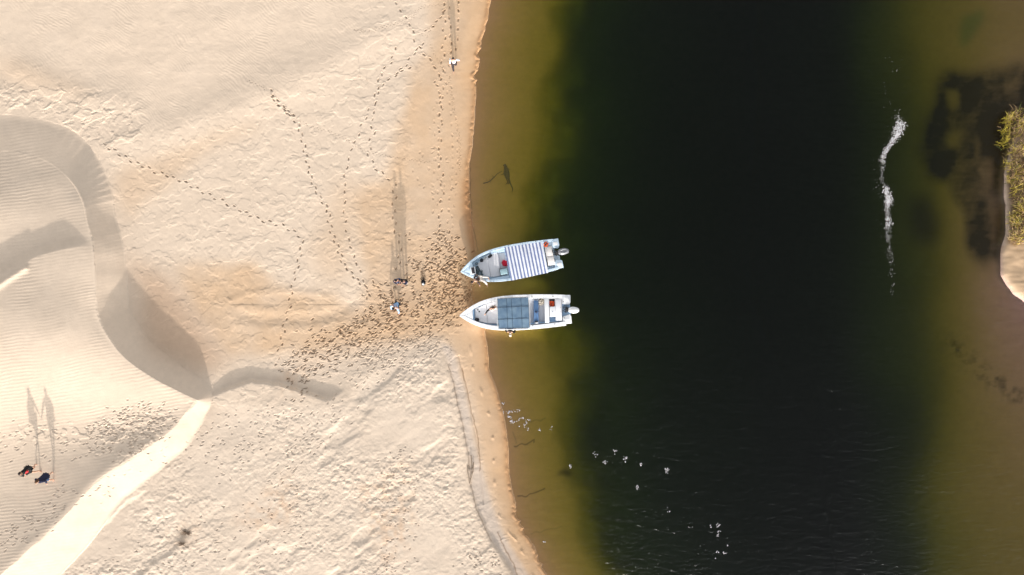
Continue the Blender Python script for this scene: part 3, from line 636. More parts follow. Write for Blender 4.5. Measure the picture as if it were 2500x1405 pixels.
def stripe_material():
    m = bpy.data.materials.new('striped_awning'); m.use_nodes = True; n = m.node_tree.nodes; l = m.node_tree.links; b = n['Principled BSDF']; b.inputs['Roughness'].default_value = .85
    at = n.new('ShaderNodeUVMap'); at.uv_map = 'cloth'; sp = n.new('ShaderNodeSeparateXYZ'); l.new(at.outputs[0], sp.inputs[0])
    nz = n.new('ShaderNodeTexNoise'); nz.inputs['Scale'].default_value = 14; nz.inputs['Detail'].default_value = 4; l.new(at.outputs[0], nz.inputs[0])
    a1 = n.new('ShaderNodeMath'); a1.operation = 'MULTIPLY_ADD'; l.new(nz.outputs['Fac'], a1.inputs[0]); a1.inputs[1].default_value = .012; l.new(sp.outputs['X'], a1.inputs[2])
    mu = n.new('ShaderNodeMath'); mu.operation = 'MULTIPLY'; l.new(a1.outputs[0], mu.inputs[0]); mu.inputs[1].default_value = 11.0
    fr = n.new('ShaderNodeMath'); fr.operation = 'FRACT'; l.new(mu.outputs[0], fr.inputs[0])
    lt = n.new('ShaderNodeMath'); lt.operation = 'LESS_THAN'; l.new(fr.outputs[0], lt.inputs[0]); lt.inputs[1].default_value = .47
    sc_n = n.new('ShaderNodeTexNoise'); sc_n.inputs['Scale'].default_value = 26; sc_n.inputs['Detail'].default_value = 2; l.new(at.outputs[0], sc_n.inputs[0])
    gt = n.new('ShaderNodeMath'); gt.operation = 'LESS_THAN'; l.new(sc_n.outputs['Fac'], gt.inputs[0]); gt.inputs[1].default_value = .70
    m2 = n.new('ShaderNodeMath'); m2.operation = 'MULTIPLY'; l.new(lt.outputs[0], m2.inputs[0]); l.new(gt.outputs[0], m2.inputs[1])
    mx = n.new('ShaderNodeMix'); mx.data_type = 'RGBA'; mx.inputs[6].default_value = (.70, .72, .78, 1); mx.inputs[7].default_value = (.155, .195, .36, 1); l.new(m2.outputs[0], mx.inputs[0]); l.new(mx.outputs[2], b.inputs['Base Color'])
    return m
def awning(name, f, corners, z, m, parent, sag=.05, nu=56, nv=40, crown=.06, rag=.02, seed=1):
    """stretched cloth with folds, thickness and ragged fore and aft hems"""
    bm = bmesh.new(); uvs = {}; a, b, c, d_ = [f(x, y, z) for x, y in corners]
    def at(u, v, dz_):
        e = rag * mnoise.noise(Vector((v * 9, u * .5 + seed, 0))) if u in (0, 1) else 0
        e2 = rag * .6 * mnoise.noise(Vector((u * 9, seed * 2.1, v))) if v in (0, 1) else 0
        p = (a * (1 - u) + b * u) * (1 - v) + (d_ * (1 - u) + c * u) * v; p = p + (b - a).normalized() * e + (d_ - a).normalized() * e2
        p.z = z + crown * math.sin(math.pi * v) - sag * (abs(math.sin(math.pi * u * 2)) ** 1.5) * math.sin(math.pi * v) + .012 * mnoise.noise(Vector((u * 14, v * 5, seed))) + dz_
        return p
    for lay, dz_ in ((0, 0), (1, -.012)):
        V = [[bm.verts.new(at(i / nu, j / nv, dz_)) for j in range(nv + 1)] for i in range(nu + 1)]
        for i in range(nu + 1):
            for j in range(nv + 1): uvs[V[i][j]] = (i / nu, j / nv)
        for i in range(nu):
            for j in range(nv): bm.faces.new((V[i][j], V[i + 1][j], V[i + 1][j + 1], V[i][j + 1]))
        if lay == 0: V0 = V
    for i in range(nu):
        for j in (0, nv): bm.faces.new((V0[i][j], V0[i + 1][j], V[i + 1][j], V[i][j]))
    for j in range(nv):
        for i in (0, nu): bm.faces.new((V0[i][j], V0[i][j + 1], V[i][j + 1], V[i][j]))
    lay_ = bm.loops.layers.uv.new('cloth')
    for fc in bm.faces:
        for lp in fc.loops: lp[lay_].uv = uvs[lp.vert]
    return bm_obj(name, bm, m, parent, sharp=60)
def poles(f, root, pts, ztop, zb=.68, rad=.02):
    for x, y in pts:
        v = f(x, y, ztop); bm = bmesh.new(); curve_tube(bm, [(v.x, v.y, zb), (v.x, v.y, ztop)], rad); bm_obj('awning_pole', bm, alu, root)
def tangle(bm, c, r3, n, rad, seed):
    rr = random.Random(seed)
    for k in range(n):
        ph_ = rr.uniform(0, 6.28); e = rr.uniform(.55, 1); pts = []
        for t_ in np.linspace(0, 2 * math.pi, 22)[:-1]:
            pts.append((c[0] + r3[0] * e * math.cos(t_ + ph_) * (1 + .15 * math.sin(3 * t_ + k)), c[1] + r3[1] * e * math.sin(t_ + ph_) * (1 + .15 * math.cos(2 * t_ + k)), c[2] + rr.uniform(0, .3) * r3[2] + r3[2] * k / n * .8 + .02 * math.sin(4 * t_ + k)))
        curve_tube(bm, pts, rad, 6, True)
def disc_part(name, f, x, y, z, r_, h, m, parent):
    v = f(x, y, z); bm = bmesh.new(); prism(bm, [(v.x + r_ * math.cos(t_), v.y + r_ * math.sin(t_)) for t_ in np.linspace(0, 2 * math.pi, 15)[:-1]], z, z + h, r_ * .25); return bm_obj(name, bm, m, parent)

BG = 'motor boats nosed up to the beach'
# --- the boat with the striped awning
b1, o1, a1_, L1 = make_boat('motor_boat', 'pale blue open motor boat with blue and white striped awning and grey outboard', (1125, 664), .95, (1366.5, 619), .66, 2.36, .15, .125, gel_blue, gel_blue, BG)
f1 = localiser(o1, a1_, 1110, 570, 7.8125)
slab('foredeck_panel', f1, [(430, 590), (505, 505), (600, 430), (628, 480), (684, 836), (560, 800), (500, 720)], .3, .53, deck_grey, b1)
slab('foredeck_panel', f1, [(604, 428), (745, 372), (805, 350), (822, 420), (886, 812), (688, 835), (632, 480)], .3, .53, deck_grey, b1)
slab('side_locker', f1, [(690, 345), (945, 290), (950, 345), (800, 372), (700, 400)], .3, .60, gel_blue, b1)
slab('side_locker', f1, [(700, 865), (880, 830), (1030, 800), (1040, 850), (900, 880), (720, 900)], .3, .60, gel_blue, b1)
slab('sole', f1, [(812, 382), (950, 376), (1022, 788), (886, 796)], .30, .335, deck_grey, b1, .004)
slab('hatch_frame', f1, [(296, 652), (384, 636), (404, 774), (318, 788)], .60, .985, gel_white, b1, .01)
slab('smoked_hatch', f1, [(312, 655), (372, 645), (390, 765), (332, 774)], .98, .995, glass_dark, b1, .004)
slab('bow_step', f1, [(270, 690), (300, 650), (330, 780), (300, 800)], .6, .965, gel_blue, b1, .02)
aw = awning('striped_awning', f1, [(948, 268), (1672, 163), (1788, 752), (1078, 905)], 2.12, stripe_material(), b1)
poles(f1, b1, [(960, 275), (1310, 220), (1665, 172), (1778, 745), (1430, 825), (1085, 895)], 2.10)
bm = bmesh.new()
for (x0, y0), (x1, y1) in (((955, 275), (1665, 170)), ((1085, 898), (1780, 748)), ((955, 275), (1085, 898)), ((1665, 170), (1780, 748))):
    curve_tube(bm, [f1(x0, y0, 2.085), f1(x1, y1, 2.085)], .02)
bm_obj('awning_frame', bm, tube_white, b1)
bm = bmesh.new(); curve_tube(bm, [f1(1704, 250, .98), f1(1780, 640, .98)], .03); curve_tube(bm, [f1(1704, 250, .6), f1(1704, 250, .98)], .02); curve_tube(bm, [f1(1780, 640, .6), f1(1780, 640, .98)], .02); bm_obj('rear_rail', bm, rubber, b1)
be = slab('aft_bench', f1, [(1716, 255), (1850, 240), (1922, 600), (1788, 616)], .3, .70, deck_cream, b1, .03)
slab('bench_cushion', f1, [(1724, 268), (1840, 256), (1880, 425), (1755, 440)], .70, .745, deck_cream, be, .02)
slab('bench_cushion', f1, [(1758, 448), (1882, 433), (1908, 575), (1782, 590)], .70, .745, deck_cream, be, .02)
slab('side_locker', f1, [(1680, 170), (1830, 150), (1850, 235), (1700, 245)], .3, .64, gel_blue, b1)
slab('transom', f1, [(1852, 250), (1880, 270), (1900, 420), (2000, 425), (2015, 520), (1925, 610)], -.2, .42, gel_blue, b1)
pods(f1, b1, [(1838, 120), (1975, 97), (1999, 235), (1975, 290), (1855, 275)], [(1905, 560), (1935, 500), (2050, 515), (2080, 652), (1920, 692)], gel_blue,
     [[(1873, 168), (1955, 158), (1968, 222), (1885, 232)], [(1950, 568), (2038, 553), (2048, 610), (1962, 627)]])
outboard(b1, f1(1955, 378, 0).xyz * 1.0, R(-2), cowl_grey, 1.0)
disc_part('mooring_cleat', f1, 1020, 238, .69, .03, .04, rubber, b1); disc_part('mooring_cleat', f1, 1548, 160, .69, .03, .04, rubber, b1); disc_part('mooring_cleat', f1, 1805, 640, .66, .03, .04, rubber, b1)
def loose(name, bm, m, root, label, cat, group=None):
    o = bm_obj(name, bm, m); free(o, root); return tag(o, label, cat, group)
v = f1(455, 715, .40); bm = bmesh.new(); tangle(bm, (v.x - .03, v.y + .13, .38), (.16, .17, .16), 6, .022, 3); tangle(bm, (v.x + .06, v.y - .18, .38), (.20, .26, .16), 8, .025, 4)
loose('rope_pile', bm, grey_rope, b1, 'dark grey tangle of rope heaped behind the black bow hatch', 'rope')
for i, (x, y, rr_, sd, lb) in enumerate([(515, 515, (.13, .11, .09), 1, 'small black bag nearest the bow on the pale blue boat'), (672, 440, (.17, .10, .09), 2, 'small black bag on the pale blue boat\'s foredeck just ahead of the awning')]):
    v = f1(x, y, .55); bm = bmesh.new(); blob(bm, (v.x, v.y, .565), rr_, sd, .4, 3, 1.8, .5)
    o = loose('black_bag', bm, dark_cloth, b1, lb, 'bag')
v = f1(580, 472, .55); bm = bmesh.new(); blob(bm, (v.x, v.y, .57), (.12, .09, .06), 5, .4); loose('crumpled_cloth', bm, mat('grey_cloth', (.35, .36, .36), .9, .2, .3, 15, .005), b1, 'crumpled grey cloth lying between two black bags on the foredeck', 'cloth')
v = f1(420, 580, .5); bm = bmesh.new(); tangle(bm, (v.x, v.y, .54), (.09, .08, .05), 3, .014, 9); loose('rope_coil', bm, grey_rope, b1, 'small coil of thin rope at the front edge of the foredeck', 'rope')
v = f1(950, 575, .45); bm = bmesh.new(); blob(bm, (v.x, v.y, .40), (.18, .22, .17), 6, .5, 4, 1.6, .3); loose('red_bag', bm, red_cloth, b1, 'bright red crumpled bag on the grey floor by the striped awning', 'bag')
co_ = empty('storage_box', world_of(o1, a1_, f1(940, 735, .335)), a1_, label='pale teal storage box inside a metal tube frame, beside the red bag', cat='box')
bm = bmesh.new(); prism(bm, [(-.22, -.17), (.22, -.17), (.22, .17), (-.22, .17)], 0, .34, .03, 3); bm_obj('box_body', bm, teal_box, co_)
bm = bmesh.new(); prism(bm, [(-.235, -.185), (.235, -.185), (.235, .185), (-.235, .185)], .345, .385, .02, 3); bm_obj('lid', bm, teal_box, co_)
bm = bmesh.new(); curve_tube(bm, [(-.28, -.22, .30), (.28, -.22, .30), (.28, .24, .30), (-.28, .24, .30)], .017, 8, True)
for x in (-.28, .28):
    for y in (-.22, .24): curve_tube(bm, [(x, y, 0), (x, y, .3)], .015)
bm_obj('tube_frame', bm, rubber, co_)
def life_vest(name, c, rz, label, s_=1.0, m=None, group=None):
    t_ = empty(name, c, rz, label=label, cat='life vest', group=group); m = m or orange_cloth
    bm = bmesh.new()
    for sd in (-1, 1):
        pts = [(-.22 * s_, .02 * sd, .05), (-.1 * s_, .13 * sd * s_, .07), (.08 * s_, .12 * sd * s_, .06), (.22 * s_, .07 * sd, .05)]; curve_tube(bm, pts, [.04 * s_, .075 * s_, .08 * s_, .05 * s_], 10)
    bm_obj('vest_panel', bm, m, t_)
    for x in (-.06, .1):
        bm = bmesh.new(); curve_tube(bm, [(x * s_, -.2 * s_, .09), (x * s_, 0, .15), (x * s_, .2 * s_, .09)], .016); bm_obj('strap', bm, rubber, t_)
    return t_
v = f1(1738, 212, .66); life_vest('life_vest', world_of(o1, a1_, Vector((v.x, v.y, .64))), a1_ + R(40), 'orange life vest lying behind the striped awning near the grey outboard', .75)

# --- the boat with the grey-blue awning
b2, o2, a2_, L2 = make_boat('motor_boat', 'white open motor boat with grey blue square awning and white outboard', (1122, 771), .97, (1391, 757), .66, 2.36, .26, .118, gel_white, gel_white, BG)
f2 = localiser(o2, a2_, 1110, 700, 7.8125)
slab('bow_locker', f2, [(250, 505), (375, 415), (382, 655), (262, 592)], .3, .62, blue_shade, b2, .01)
l2 = slab('bow_hatch', f2, [(262, 498), (275, 488), (318, 490), (328, 502), (330, 578), (318, 588), (270, 585), (258, 570)], .60, .70, gel_white, b2, .02)
disc_part('latch', f2, 295, 546, .70, .045, .03, rubber, l2)
slab('foredeck_panel', f2, [(392, 432), (602, 335), (622, 700), (470, 662), (394, 630)], .3, .56, deck_white, b2)
slab('foredeck_panel', f2, [(608, 333), (770, 288), (826, 282), (826, 702), (628, 702)], .3, .56, deck_white, b2)
slab('sill_and_shade_strip', f2, [(380, 640), (470, 676), (640, 712), (826, 716), (826, 745), (640, 742), (500, 712), (384, 668)], .3, .42, blue_shade, b2, .01)  # blue strip standing in for the shade along the foredeck border
slab('sill_and_shade_strip', f2, [(380, 412), (600, 312), (760, 268), (762, 282), (604, 328), (386, 424)], .3, .46, blue_shade, b2, .01)  # same shade-coloured strip along the opposite foredeck border
disc_part('deck_fitting', f2, 440, 440, .56, .045, .04, rubber, b2); disc_part('deck_fitting', f2, 470, 478, .56, .05, .04, rubber, b2)
# seams across the side decks
for cx, y0, y1 in ((240, 432, 640), ):
    pass
def seam(x0, y0, x1, y1, z=.0):
    bm = bmesh.new(); a = f2(x0, y0, .7); b = f2(x1, y1, .7)
    ua = a.x / L2; za = .68 + .30 * max(0, 1 - ua / .55) ** 1.8 + .014
    curve_tube(bm, [(a.x, a.y, za), (b.x, b.y, za)], .007, 6); bm_obj('deck_seam', bm, mat('seam_grey', (.42, .46, .52), .5), b2)
for q_ in ((238, 440, 242, 640), (360, 352, 370, 405), (605, 252, 610, 300), (878, 200, 880, 232), (1150, 180, 1152, 205), (1425, 170, 1428, 232), (1692, 168, 1692, 232), (1965, 170, 1965, 232), (372, 668, 372, 712), (632, 752, 634, 795), (1445, 735, 1445, 785), (1715, 706, 1715, 760), (1985, 680, 1985, 730)):
    seam(*q_)
def blue_mesh_material():
    m = bpy.data.materials.new('blue_awning'); m.use_nodes = True; n = m.node_tree.nodes; l = m.node_tree.links; b = n['Principled BSDF']; b.inputs['Roughness'].default_value = .38; b.inputs['Specular IOR Level'].default_value = .5
    tc = n.new('ShaderNodeUVMap'); tc.uv_map = 'cloth'; nz = n.new('ShaderNodeTexNoise'); nz.inputs['Scale'].default_value = 4.2; nz.inputs['Detail'].default_value = 7; l.new(tc.outputs[0], nz.inputs[0])
    cr = n.new('ShaderNodeValToRGB'); cr.color_ramp.elements[0].position = .35; cr.color_ramp.elements[0].color = (.10, .17, .26, 1); cr.color_ramp.elements[1].position = .68; cr.color_ramp.elements[1].color = (.17, .255, .34, 1)
    l.new(nz.outputs['Fac'], cr.inputs[0]); l.new(cr.outputs[0], b.inputs['Base Color'])
    bp = n.new('ShaderNodeBump'); bp.inputs['Distance'].default_value = .02; bp.inputs['Strength'].default_value = .35; l.new(nz.outputs['Fac'], bp.inputs['Height']); l.new(bp.outputs[0], b.inputs['Normal'])
    return m
zc = 2.05
aw2 = awning('grey_blue_awning', f2, [(812, 232), (1402, 208), (1428, 790), (838, 804)], zc, blue_mesh_material(), b2, .010, 48, 48, .05, .004, 5)
bm = bmesh.new(); cpts = [(850, 222), (1370, 196), (1402, 215), (1416, 245), (1440, 770), (1418, 800), (1390, 812), (875, 822), (838, 810), (822, 780), (800, 265), (815, 235)]
curve_tube(bm, [f2(x, y, zc - .02) for x, y in cpts], .02, 8, True); bm_obj('awning_frame', bm, tube_white, b2)
for (x0, y0), (x1, y1) in (((990, 225), (1012, 800)), ((1078, 222), (1112, 797)), ((1262, 214), (1290, 794)), ((815, 405), (1408, 380)), ((825, 632), (1418, 604))):
    bm = bmesh.new(); a = f2(x0, y0, zc); b = f2(x1, y1, zc); pts = []
    for t_ in np.linspace(0, 1, 14):
        p = a.lerp(b, t_); vv = (p.y - min(f2(840, 804, zc).y, 0)) / 2.0; vv = min(max((p.y - f2(840, 804, zc).y) / (f2(812, 232, zc).y - f2(840, 804, zc).y), 0), 1); p.z = zc + .05 * math.sin(math.pi * vv) + .006; pts.append(p)
    curve_tube(bm, pts, .012, 6); bm_obj('awning_seam', bm, mat('seam_blue', (.045, .075, .11), .6), aw2)
for (x0, y0), (x1, y1), n_l in (((820, 262), (842, 770), 22), ((1406, 262), (1428, 765), 22), ((860, 806), (1400, 796), 20), ((860, 226), (1370, 203), 20)):
    bm = bmesh.new(); a = f2(x0, y0, zc); b = f2(x1, y1, zc); dn = (b - a).normalized().cross(Vector((0, 0, 1))); pts = []
    for k in range(n_l * 4 + 1):
        q_ = a.lerp(b, k / (n_l * 4)); ph_ = k * math.pi / 2; pts.append(q_ + dn * .018 * math.sin(ph_) + Vector((0, 0, .012 + .022 * math.cos(ph_))))
    curve_tube(bm, pts, .011, 6); bm_obj('lacing', bm, rubber, aw2)
poles(f2, b2, [(822, 250), (1412, 225), (1432, 780), (842, 800), (1110, 212), (1130, 805)], zc - .02)
slab('sole', f2, [(1000, 255), (1505, 250), (1505, 690), (1000, 700)], .30, .335, deck_grey, b2, .004)
slab('blue_bench', f2, [(1508, 268), (1598, 266), (1602, 680), (1510, 682)], .3, .68, blue_cloth, b2, .03)
slab('sole', f2, [(1606, 240), (1712, 238), (1724, 665), (1608, 668)], .30, .335, deck_grey, b2, .004)
slab('thwart', f2, [(1708, 215), (1792, 215), (1806, 690), (1726, 694)], .3, .695, gel_white, b2, .015)
slab('sill_and_shade_strip', f2, [(1810, 575), (1924, 572), (1926, 655), (1812, 660)], .3, .40, blue_shade, b2, .01)
be2 = slab('aft_bench', f2, [(1918, 240), (2034, 238), (2046, 645), (1930, 650)], .3, .70, deck_white, b2, .03)
for yy in (397, 487): disc_part('bench_latch', f2, 2022, yy, .702, .02, .02, rubber, be2)
slab('sill_and_shade_strip', f2, [(1440, 700), (1720, 672), (2040, 644), (2040, 660), (1720, 690), (1440, 724)], .3, .5, blue_shade, b2, .01)
slab('transom', f2, [(2050, 240), (2090, 330), (2200, 340), (2210, 560), (2090, 575), (2056, 660)], -.2, .40, blue_shade, b2, .02)
pods(f2, b2, [(2052, 163), (2208, 162), (2210, 312), (2180, 345), (2056, 335)], [(2060, 580), (2195, 530), (2226, 570), (2234, 706), (2066, 716)], gel_white,
     [[(2085, 205), (2180, 203), (2182, 260), (2088, 264)], [(2092, 610), (2200, 604), (2206, 668), (2098, 676)]])
outboard(b2, f2(2148, 435, 0), R(-6), cowl_white, .98, False)
for x, y in ((1473, 200), (1875, 188), (1490, 748), (1910, 716), (2073, 290), (2088, 600)): disc_part('mooring_cleat', f2, x, y, .695, .03, .035, rubber, b2)
bm = bmesh.new(); v = f2(1555, 488, .69); blob(bm, (v.x, v.y, .70), (.10, .05, .04), 8, .3); curve_tube(bm, [(v.x, v.y, .72), (v.x + .2, v.y + .02, .71)], .018); curve_tube(bm, [(v.x, v.y - .08, .72), (v.x, v.y + .08, .72)], .02)
loose('fishing_reel', bm, mat('navy_plastic', (.02, .035, .08), .5, .4), b2, 'small navy reel with a handle lying on the blue bench', 'fishing reel')
v = f2(1650, 292, .4); bm = bmesh.new(); blob(bm, (v.x, v.y, .40), (.19, .23, .20), 11, .6, 4, 1.9); loose('tan_bag', bm, tan_bag, b2, 'mottled tan and grey bag on the floor behind the blue bench', 'bag')
v = f2(1856, 320, .42); bm = bmesh.new(); blob(bm, (v.x, v.y, .37), (.20, .24, .16), 14, .4, 4, 1.5); loose('orange_bag', bm, mat('orange_bag', (.80, .10, .025), .75, .3, .35, 8, .01), b2, 'bright orange bag stuffed in the gap ahead of the aft bench', 'bag')
v = f2(1855, 262, .42); bm = bmesh.new(); blob(bm, (v.x, v.y, .42), (.19, .07, .12), 15, .5); curve_tube(bm, [(v.x - .1, v.y - .25, .56), (v.x, v.y - .18, .58), (v.x - .08, v.y - .4, .55)], .014); loose('black_bag', bm, dark_cloth, b2, 'black bag wedged beside the bright orange bag', 'bag')
cb_ = empty('cool_box', world_of(o2, a2_, f2(1862, 478, .335)), a2_, label='white cool box between the thwart and the aft bench', cat='cool box')
bm = bmesh.new(); prism(bm, [(-.19, -.33), (.19, -.33), (.19, .33), (-.19, .33)], 0, .30, .03, 3); bm_obj('box_body', bm, gel_white, cb_)
bm = bmesh.new(); prism(bm, [(-.2, -.34), (.2, -.34), (.2, .34), (-.2, .34)], .305, .35, .02, 3); lid = bm_obj('lid', bm, gel_white, cb_)
bm = bmesh.new(); prism(bm, [(-.05, -.05), (.05, -.05), (.05, .05), (-.05, .05)], .352, .362, .004); bm_obj('drink_recess', bm, mat('seam_grey', (.42, .46, .52), .5), lid)
v = f2(425, 632, .56); bm = bmesh.new(); blob(bm, (v.x, v.y, .575), (.15, .13, .10), 17, .55, 3, 2.0); loose('black_bag', bm, dark_cloth, b2, 'crumpled black bag at the front corner of the white foredeck', 'bag')
def shoe(bm, c, rz, L_=.27):
    M_ = Matrix.Translation(c) @ Matrix.Rotation(rz, 4, 'Z'); tmp = bmesh.new()
    out = [(L_ / 2 * math.cos(t_), (.045 + .012 * math.cos(t_)) * math.sin(t_)) for t_ in np.linspace(0, 2 * math.pi, 17)[:-1]]; prism(tmp, out, 0, .022, .006)
    curve_tube(tmp, [(.03, -.045, .02), (.05, 0, .06), (.03, .045, .02)], .01, 6); curve_tube(tmp, [(.10, 0, .02), (.05, 0, .06)], .009, 6)
    tmp.transform(M_); me_ = bpy.data.meshes.new('tmp'); tmp.to_mesh(me_); tmp.free(); bm.from_mesh(me_); bpy.data.meshes.remove(me_)
for k, (x, y, m_, lb) in enumerate(((1555, 672, rubber, 'dark sandal next to a white one on the side deck behind the blue bench'), (1560, 694, gel_white, 'white sandal next to a dark one on the side deck behind the blue bench'))):
    v = f2(x, y, .70); bm = bmesh.new(); shoe(bm, Vector((v.x, v.y, .70 if k else .705)), .1 * k); loose('sandal', bm, m_, b2, lb, 'sandal', 'pair of sandals')

# ------------------------------------------------------------------ people: one skinned body each, clothes and hair as children
def skin_mesh(name, verts, edges, radii, root_i, mats, parent, sub=2):
    me_ = bpy.data.meshes.new(name); me_.from_pydata([tuple(v) for v in verts], edges, []); o = bpy.data.objects.new('tmp_skin', me_); COL.objects.link(o)
    md = o.modifiers.new('skin', 'SKIN'); md.use_smooth_shade = True; md.branch_smoothing = .6; sb = o.modifiers.new('sub', 'SUBSURF'); sb.levels = sub; sb.render_levels = sub
    sv = me_.skin_vertices[0].data
    for i, r_ in enumerate(radii): sv[i].radius = (r_, r_) if not isinstance(r_, tuple) else r_; sv[i].use_root = (i == root_i)
    dg = bpy.context.evaluated_depsgraph_get(); dg.update(); out = bpy.data.meshes.new_from_object(o.evaluated_get(dg)); bpy.data.objects.remove(o); bpy.data.meshes.remove(me_)
    out.materials.clear(); out.name = name
    return link(name, out, mats, parent, True)
STAND = dict(pelvis=(0, 0, .93), waist=(0, 0, 1.08), chest=(0, 0, 1.30), neck=(0, .0, 1.48), head=(0, .015, 1.60), crown=(0, .01, 1.70),
             shL=(-.18, 0, 1.42), elL=(-.23, -.02, 1.13), wrL=(-.22, .06, .88), shR=(.18, 0, 1.42), elR=(.23, -.02, 1.13), wrR=(.22, .06, .88),
             hipL=(-.10, 0, .88), knL=(-.11, .02, .48), anL=(-.11, -.02, .08), hipR=(.10, 0, .88), knR=(.11, .02, .48), anR=(.11, -.02, .08))
skin_tone = {'light': mat('skin_light', (.55, .33, .23), .6, .35, .08, 12), 'mid': mat('skin_mid', (.38, .21, .14), .6, .35, .08, 12)}
def person(loc, rz, pose, label, skin='light', top=None, top_len='long', legs=None, leg_len='long', hair=(.02, .015, .012), hair_long=False, coat=None, hat=None, shoes=None, sole_z=None, scale=1.0, group=None, face_dir=None):
    J = {k: Vector(v) for k, v in STAND.items()}; J.update({k: Vector(v) for k, v in pose.items() if k in STAND})
    t_ = empty('person', loc, rz, label=label, cat='person', group=group); t_.scale = (scale,) * 3
    names = list(J); ix = {k: i for i, k in enumerate(names)}; V = [J[k] for k in names]
    rad = dict(pelvis=.135, waist=.115, chest=.135, neck=.052, head=.085, crown=.062, shL=.062, shR=.062, elL=.043, elR=.043, wrL=.028, wrR=.028, hipL=.095, hipR=.095, knL=.058, knR=.058, anL=.037, anR=.037)
    Rr = [rad[k] for k in names]; E = [('pelvis', 'waist'), ('waist', 'chest'), ('chest', 'neck'), ('neck', 'head'), ('head', 'crown'), ('chest', 'shL'), ('shL', 'elL'), ('elL', 'wrL'), ('chest', 'shR'), ('shR', 'elR'), ('elR', 'wrR'),
         ('pelvis', 'hipL'), ('hipL', 'knL'), ('knL', 'anL'), ('pelvis', 'hipR'), ('hipR', 'knR'), ('knR', 'anR')]
    EE = [(ix[a], ix[b]) for a, b in E]
    def add(v, r_, par): V.append(Vector(v)); Rr.append(r_); EE.append((par, len(V) - 1)); return len(V) - 1
    fwd = Vector(face_dir) if face_dir else Vector((0, 1, 0)); fwd.normalize()
    for s_ in 'LR':
        an = J['an' + s_]; kn = J['kn' + s_]; shin = (an - kn).normalized(); toe = fwd - shin * fwd.dot(shin); toe = Vector((toe.x, toe.y, toe.z)) if toe.length > .2 else Vector((0, 1, 0)); toe.normalize()
        if pose.get('toe' + s_): toe = Vector(pose['toe' + s_]).normalized()
        m1 = add(an + shin * .035 + toe * .08, .036, ix['an' + s_]); add(an + shin * .05 + toe * .17, .024, m1)
    body_names = [n for n in names if not n.startswith('toe')]
    body = skin_mesh('body', V, EE, Rr, ix['pelvis'], [skin_tone[skin], mat('eye_dark', (.02, .015, .01), .3)], t_, 2)
    # hands, face and ears welded into the body mesh
    bm = bmesh.new(); bm.from_mesh(body.data)
    for s_, sg in (('L', -1), ('R', 1)):
        wr = J['wr' + s_]; el = J['el' + s_]; dv = (wr - el).normalized(); side_ = dv.cross(Vector((0, 0, 1))); side_ = side_.normalized() if side_.length > .1 else Vector((0, 1, 0)); nrm = side_.cross(dv).normalized()
        curve_tube(bm, [wr - dv * .02, wr + dv * .03, wr + dv * .085], [.024, .036, .034], 8)
        for q_, (off, ln) in enumerate(((-.028, .062), (-.010, .075), (.010, .070), (.028, .055))):
            b0 = wr + dv * .08 + side_ * off; k1 = b0 + dv * ln * .5 - nrm * .008; k2 = b0 + dv * ln - nrm * .028; curve_tube(bm, [b0, k1, k2], [.0095, .009, .0075], 6)
        th0 = wr + dv * .03 + side_ * (-.03); curve_tube(bm, [th0, th0 - side_ * .03 + dv * .025, th0 - side_ * .035 + dv * .06], [.012, .011, .009], 6)
    hd = J['head']; cr_ = J['crown']; up_ = (cr_ - hd).normalized(); f_ = Vector(pose['face']) if 'face' in pose else fwd.copy(); f_ = (f_ - up_ * f_.dot(up_)).normalized(); rt_ = f_.cross(up_).normalized()
    MM = Matrix((rt_, f_, up_)).transposed()
    ellipsoid(bm, hd + up_ * .035 + f_ * .012, (.073, .092, .112), MM)
    curve_tube(bm, [hd + f_ * .098 + up_ * .045, hd + f_ * .122 + up_ * .005], [.009, .016], 6)
    for sg in (-1, 1): ellipsoid(bm, hd + rt_ * .075 * sg + up_ * .02, (.012, .022, .032), MM, 8, 6)
    curve_tube(bm, [hd + f_ * .096 - up_ * .035 - rt_ * .022, hd + f_ * .102 - up_ * .035, hd + f_ * .096 - up_ * .035 + rt_ * .022], .007, 6)
    n0 = len(bm.faces)
    for sg in (-1, 1): ellipsoid(bm, hd + f_ * .094 + up_ * .04 + rt_ * .03 * sg, (.012, .008, .008), MM, 8, 6)
    bm.faces.ensure_lookup_table()
    for fc in bm.faces[n0:]: fc.material_index = 1
    for fc in bm.faces: fc.smooth = True
    bm.to_mesh(body.data); bm.free()
    hm = mat('hair_%02d%02d%02d' % tuple(int(c * 99) for c in hair), hair, .7, .3, .3, 30, .004)
    bm = bmesh.new(); ellipsoid(bm, hd + up_ * .062 - f_ * .012, (.088, .103, .100), MM)
    bmesh.ops.delete(bm, geom=[v_ for v_ in bm.verts if (v_.co - hd).dot(f_) > .045 and (v_.co - hd).dot(up_) < .085], context='VERTS')
    if hair_long: curve_tube(bm, [hd - f_ * .07 + up_ * .04, hd - f_ * .10 - up_ * .07, hd - f_ * .10 - up_ * .2], [.07, .065, .03], 10)
    bm_obj('hair', bm, hm, t_)
    def wear(name, keys, edges, grow, m, extra=None, root_='pelvis'):
        vv = [J[k].copy() for k in keys]; rr_ = [rad[k] + grow for k in keys]; id_ = {k: i for i, k in enumerate(keys)}; ee = [(id_[a], id_[b]) for a, b in edges]
        if extra:
            for (a, b, f2_, r_) in extra: vv.append(J[a].lerp(J[b], f2_)); rr_.append(r_); ee.append((id_[a], len(vv) - 1))
        return skin_mesh(name, vv, ee, rr_, id_[root_], m, t_, 2)
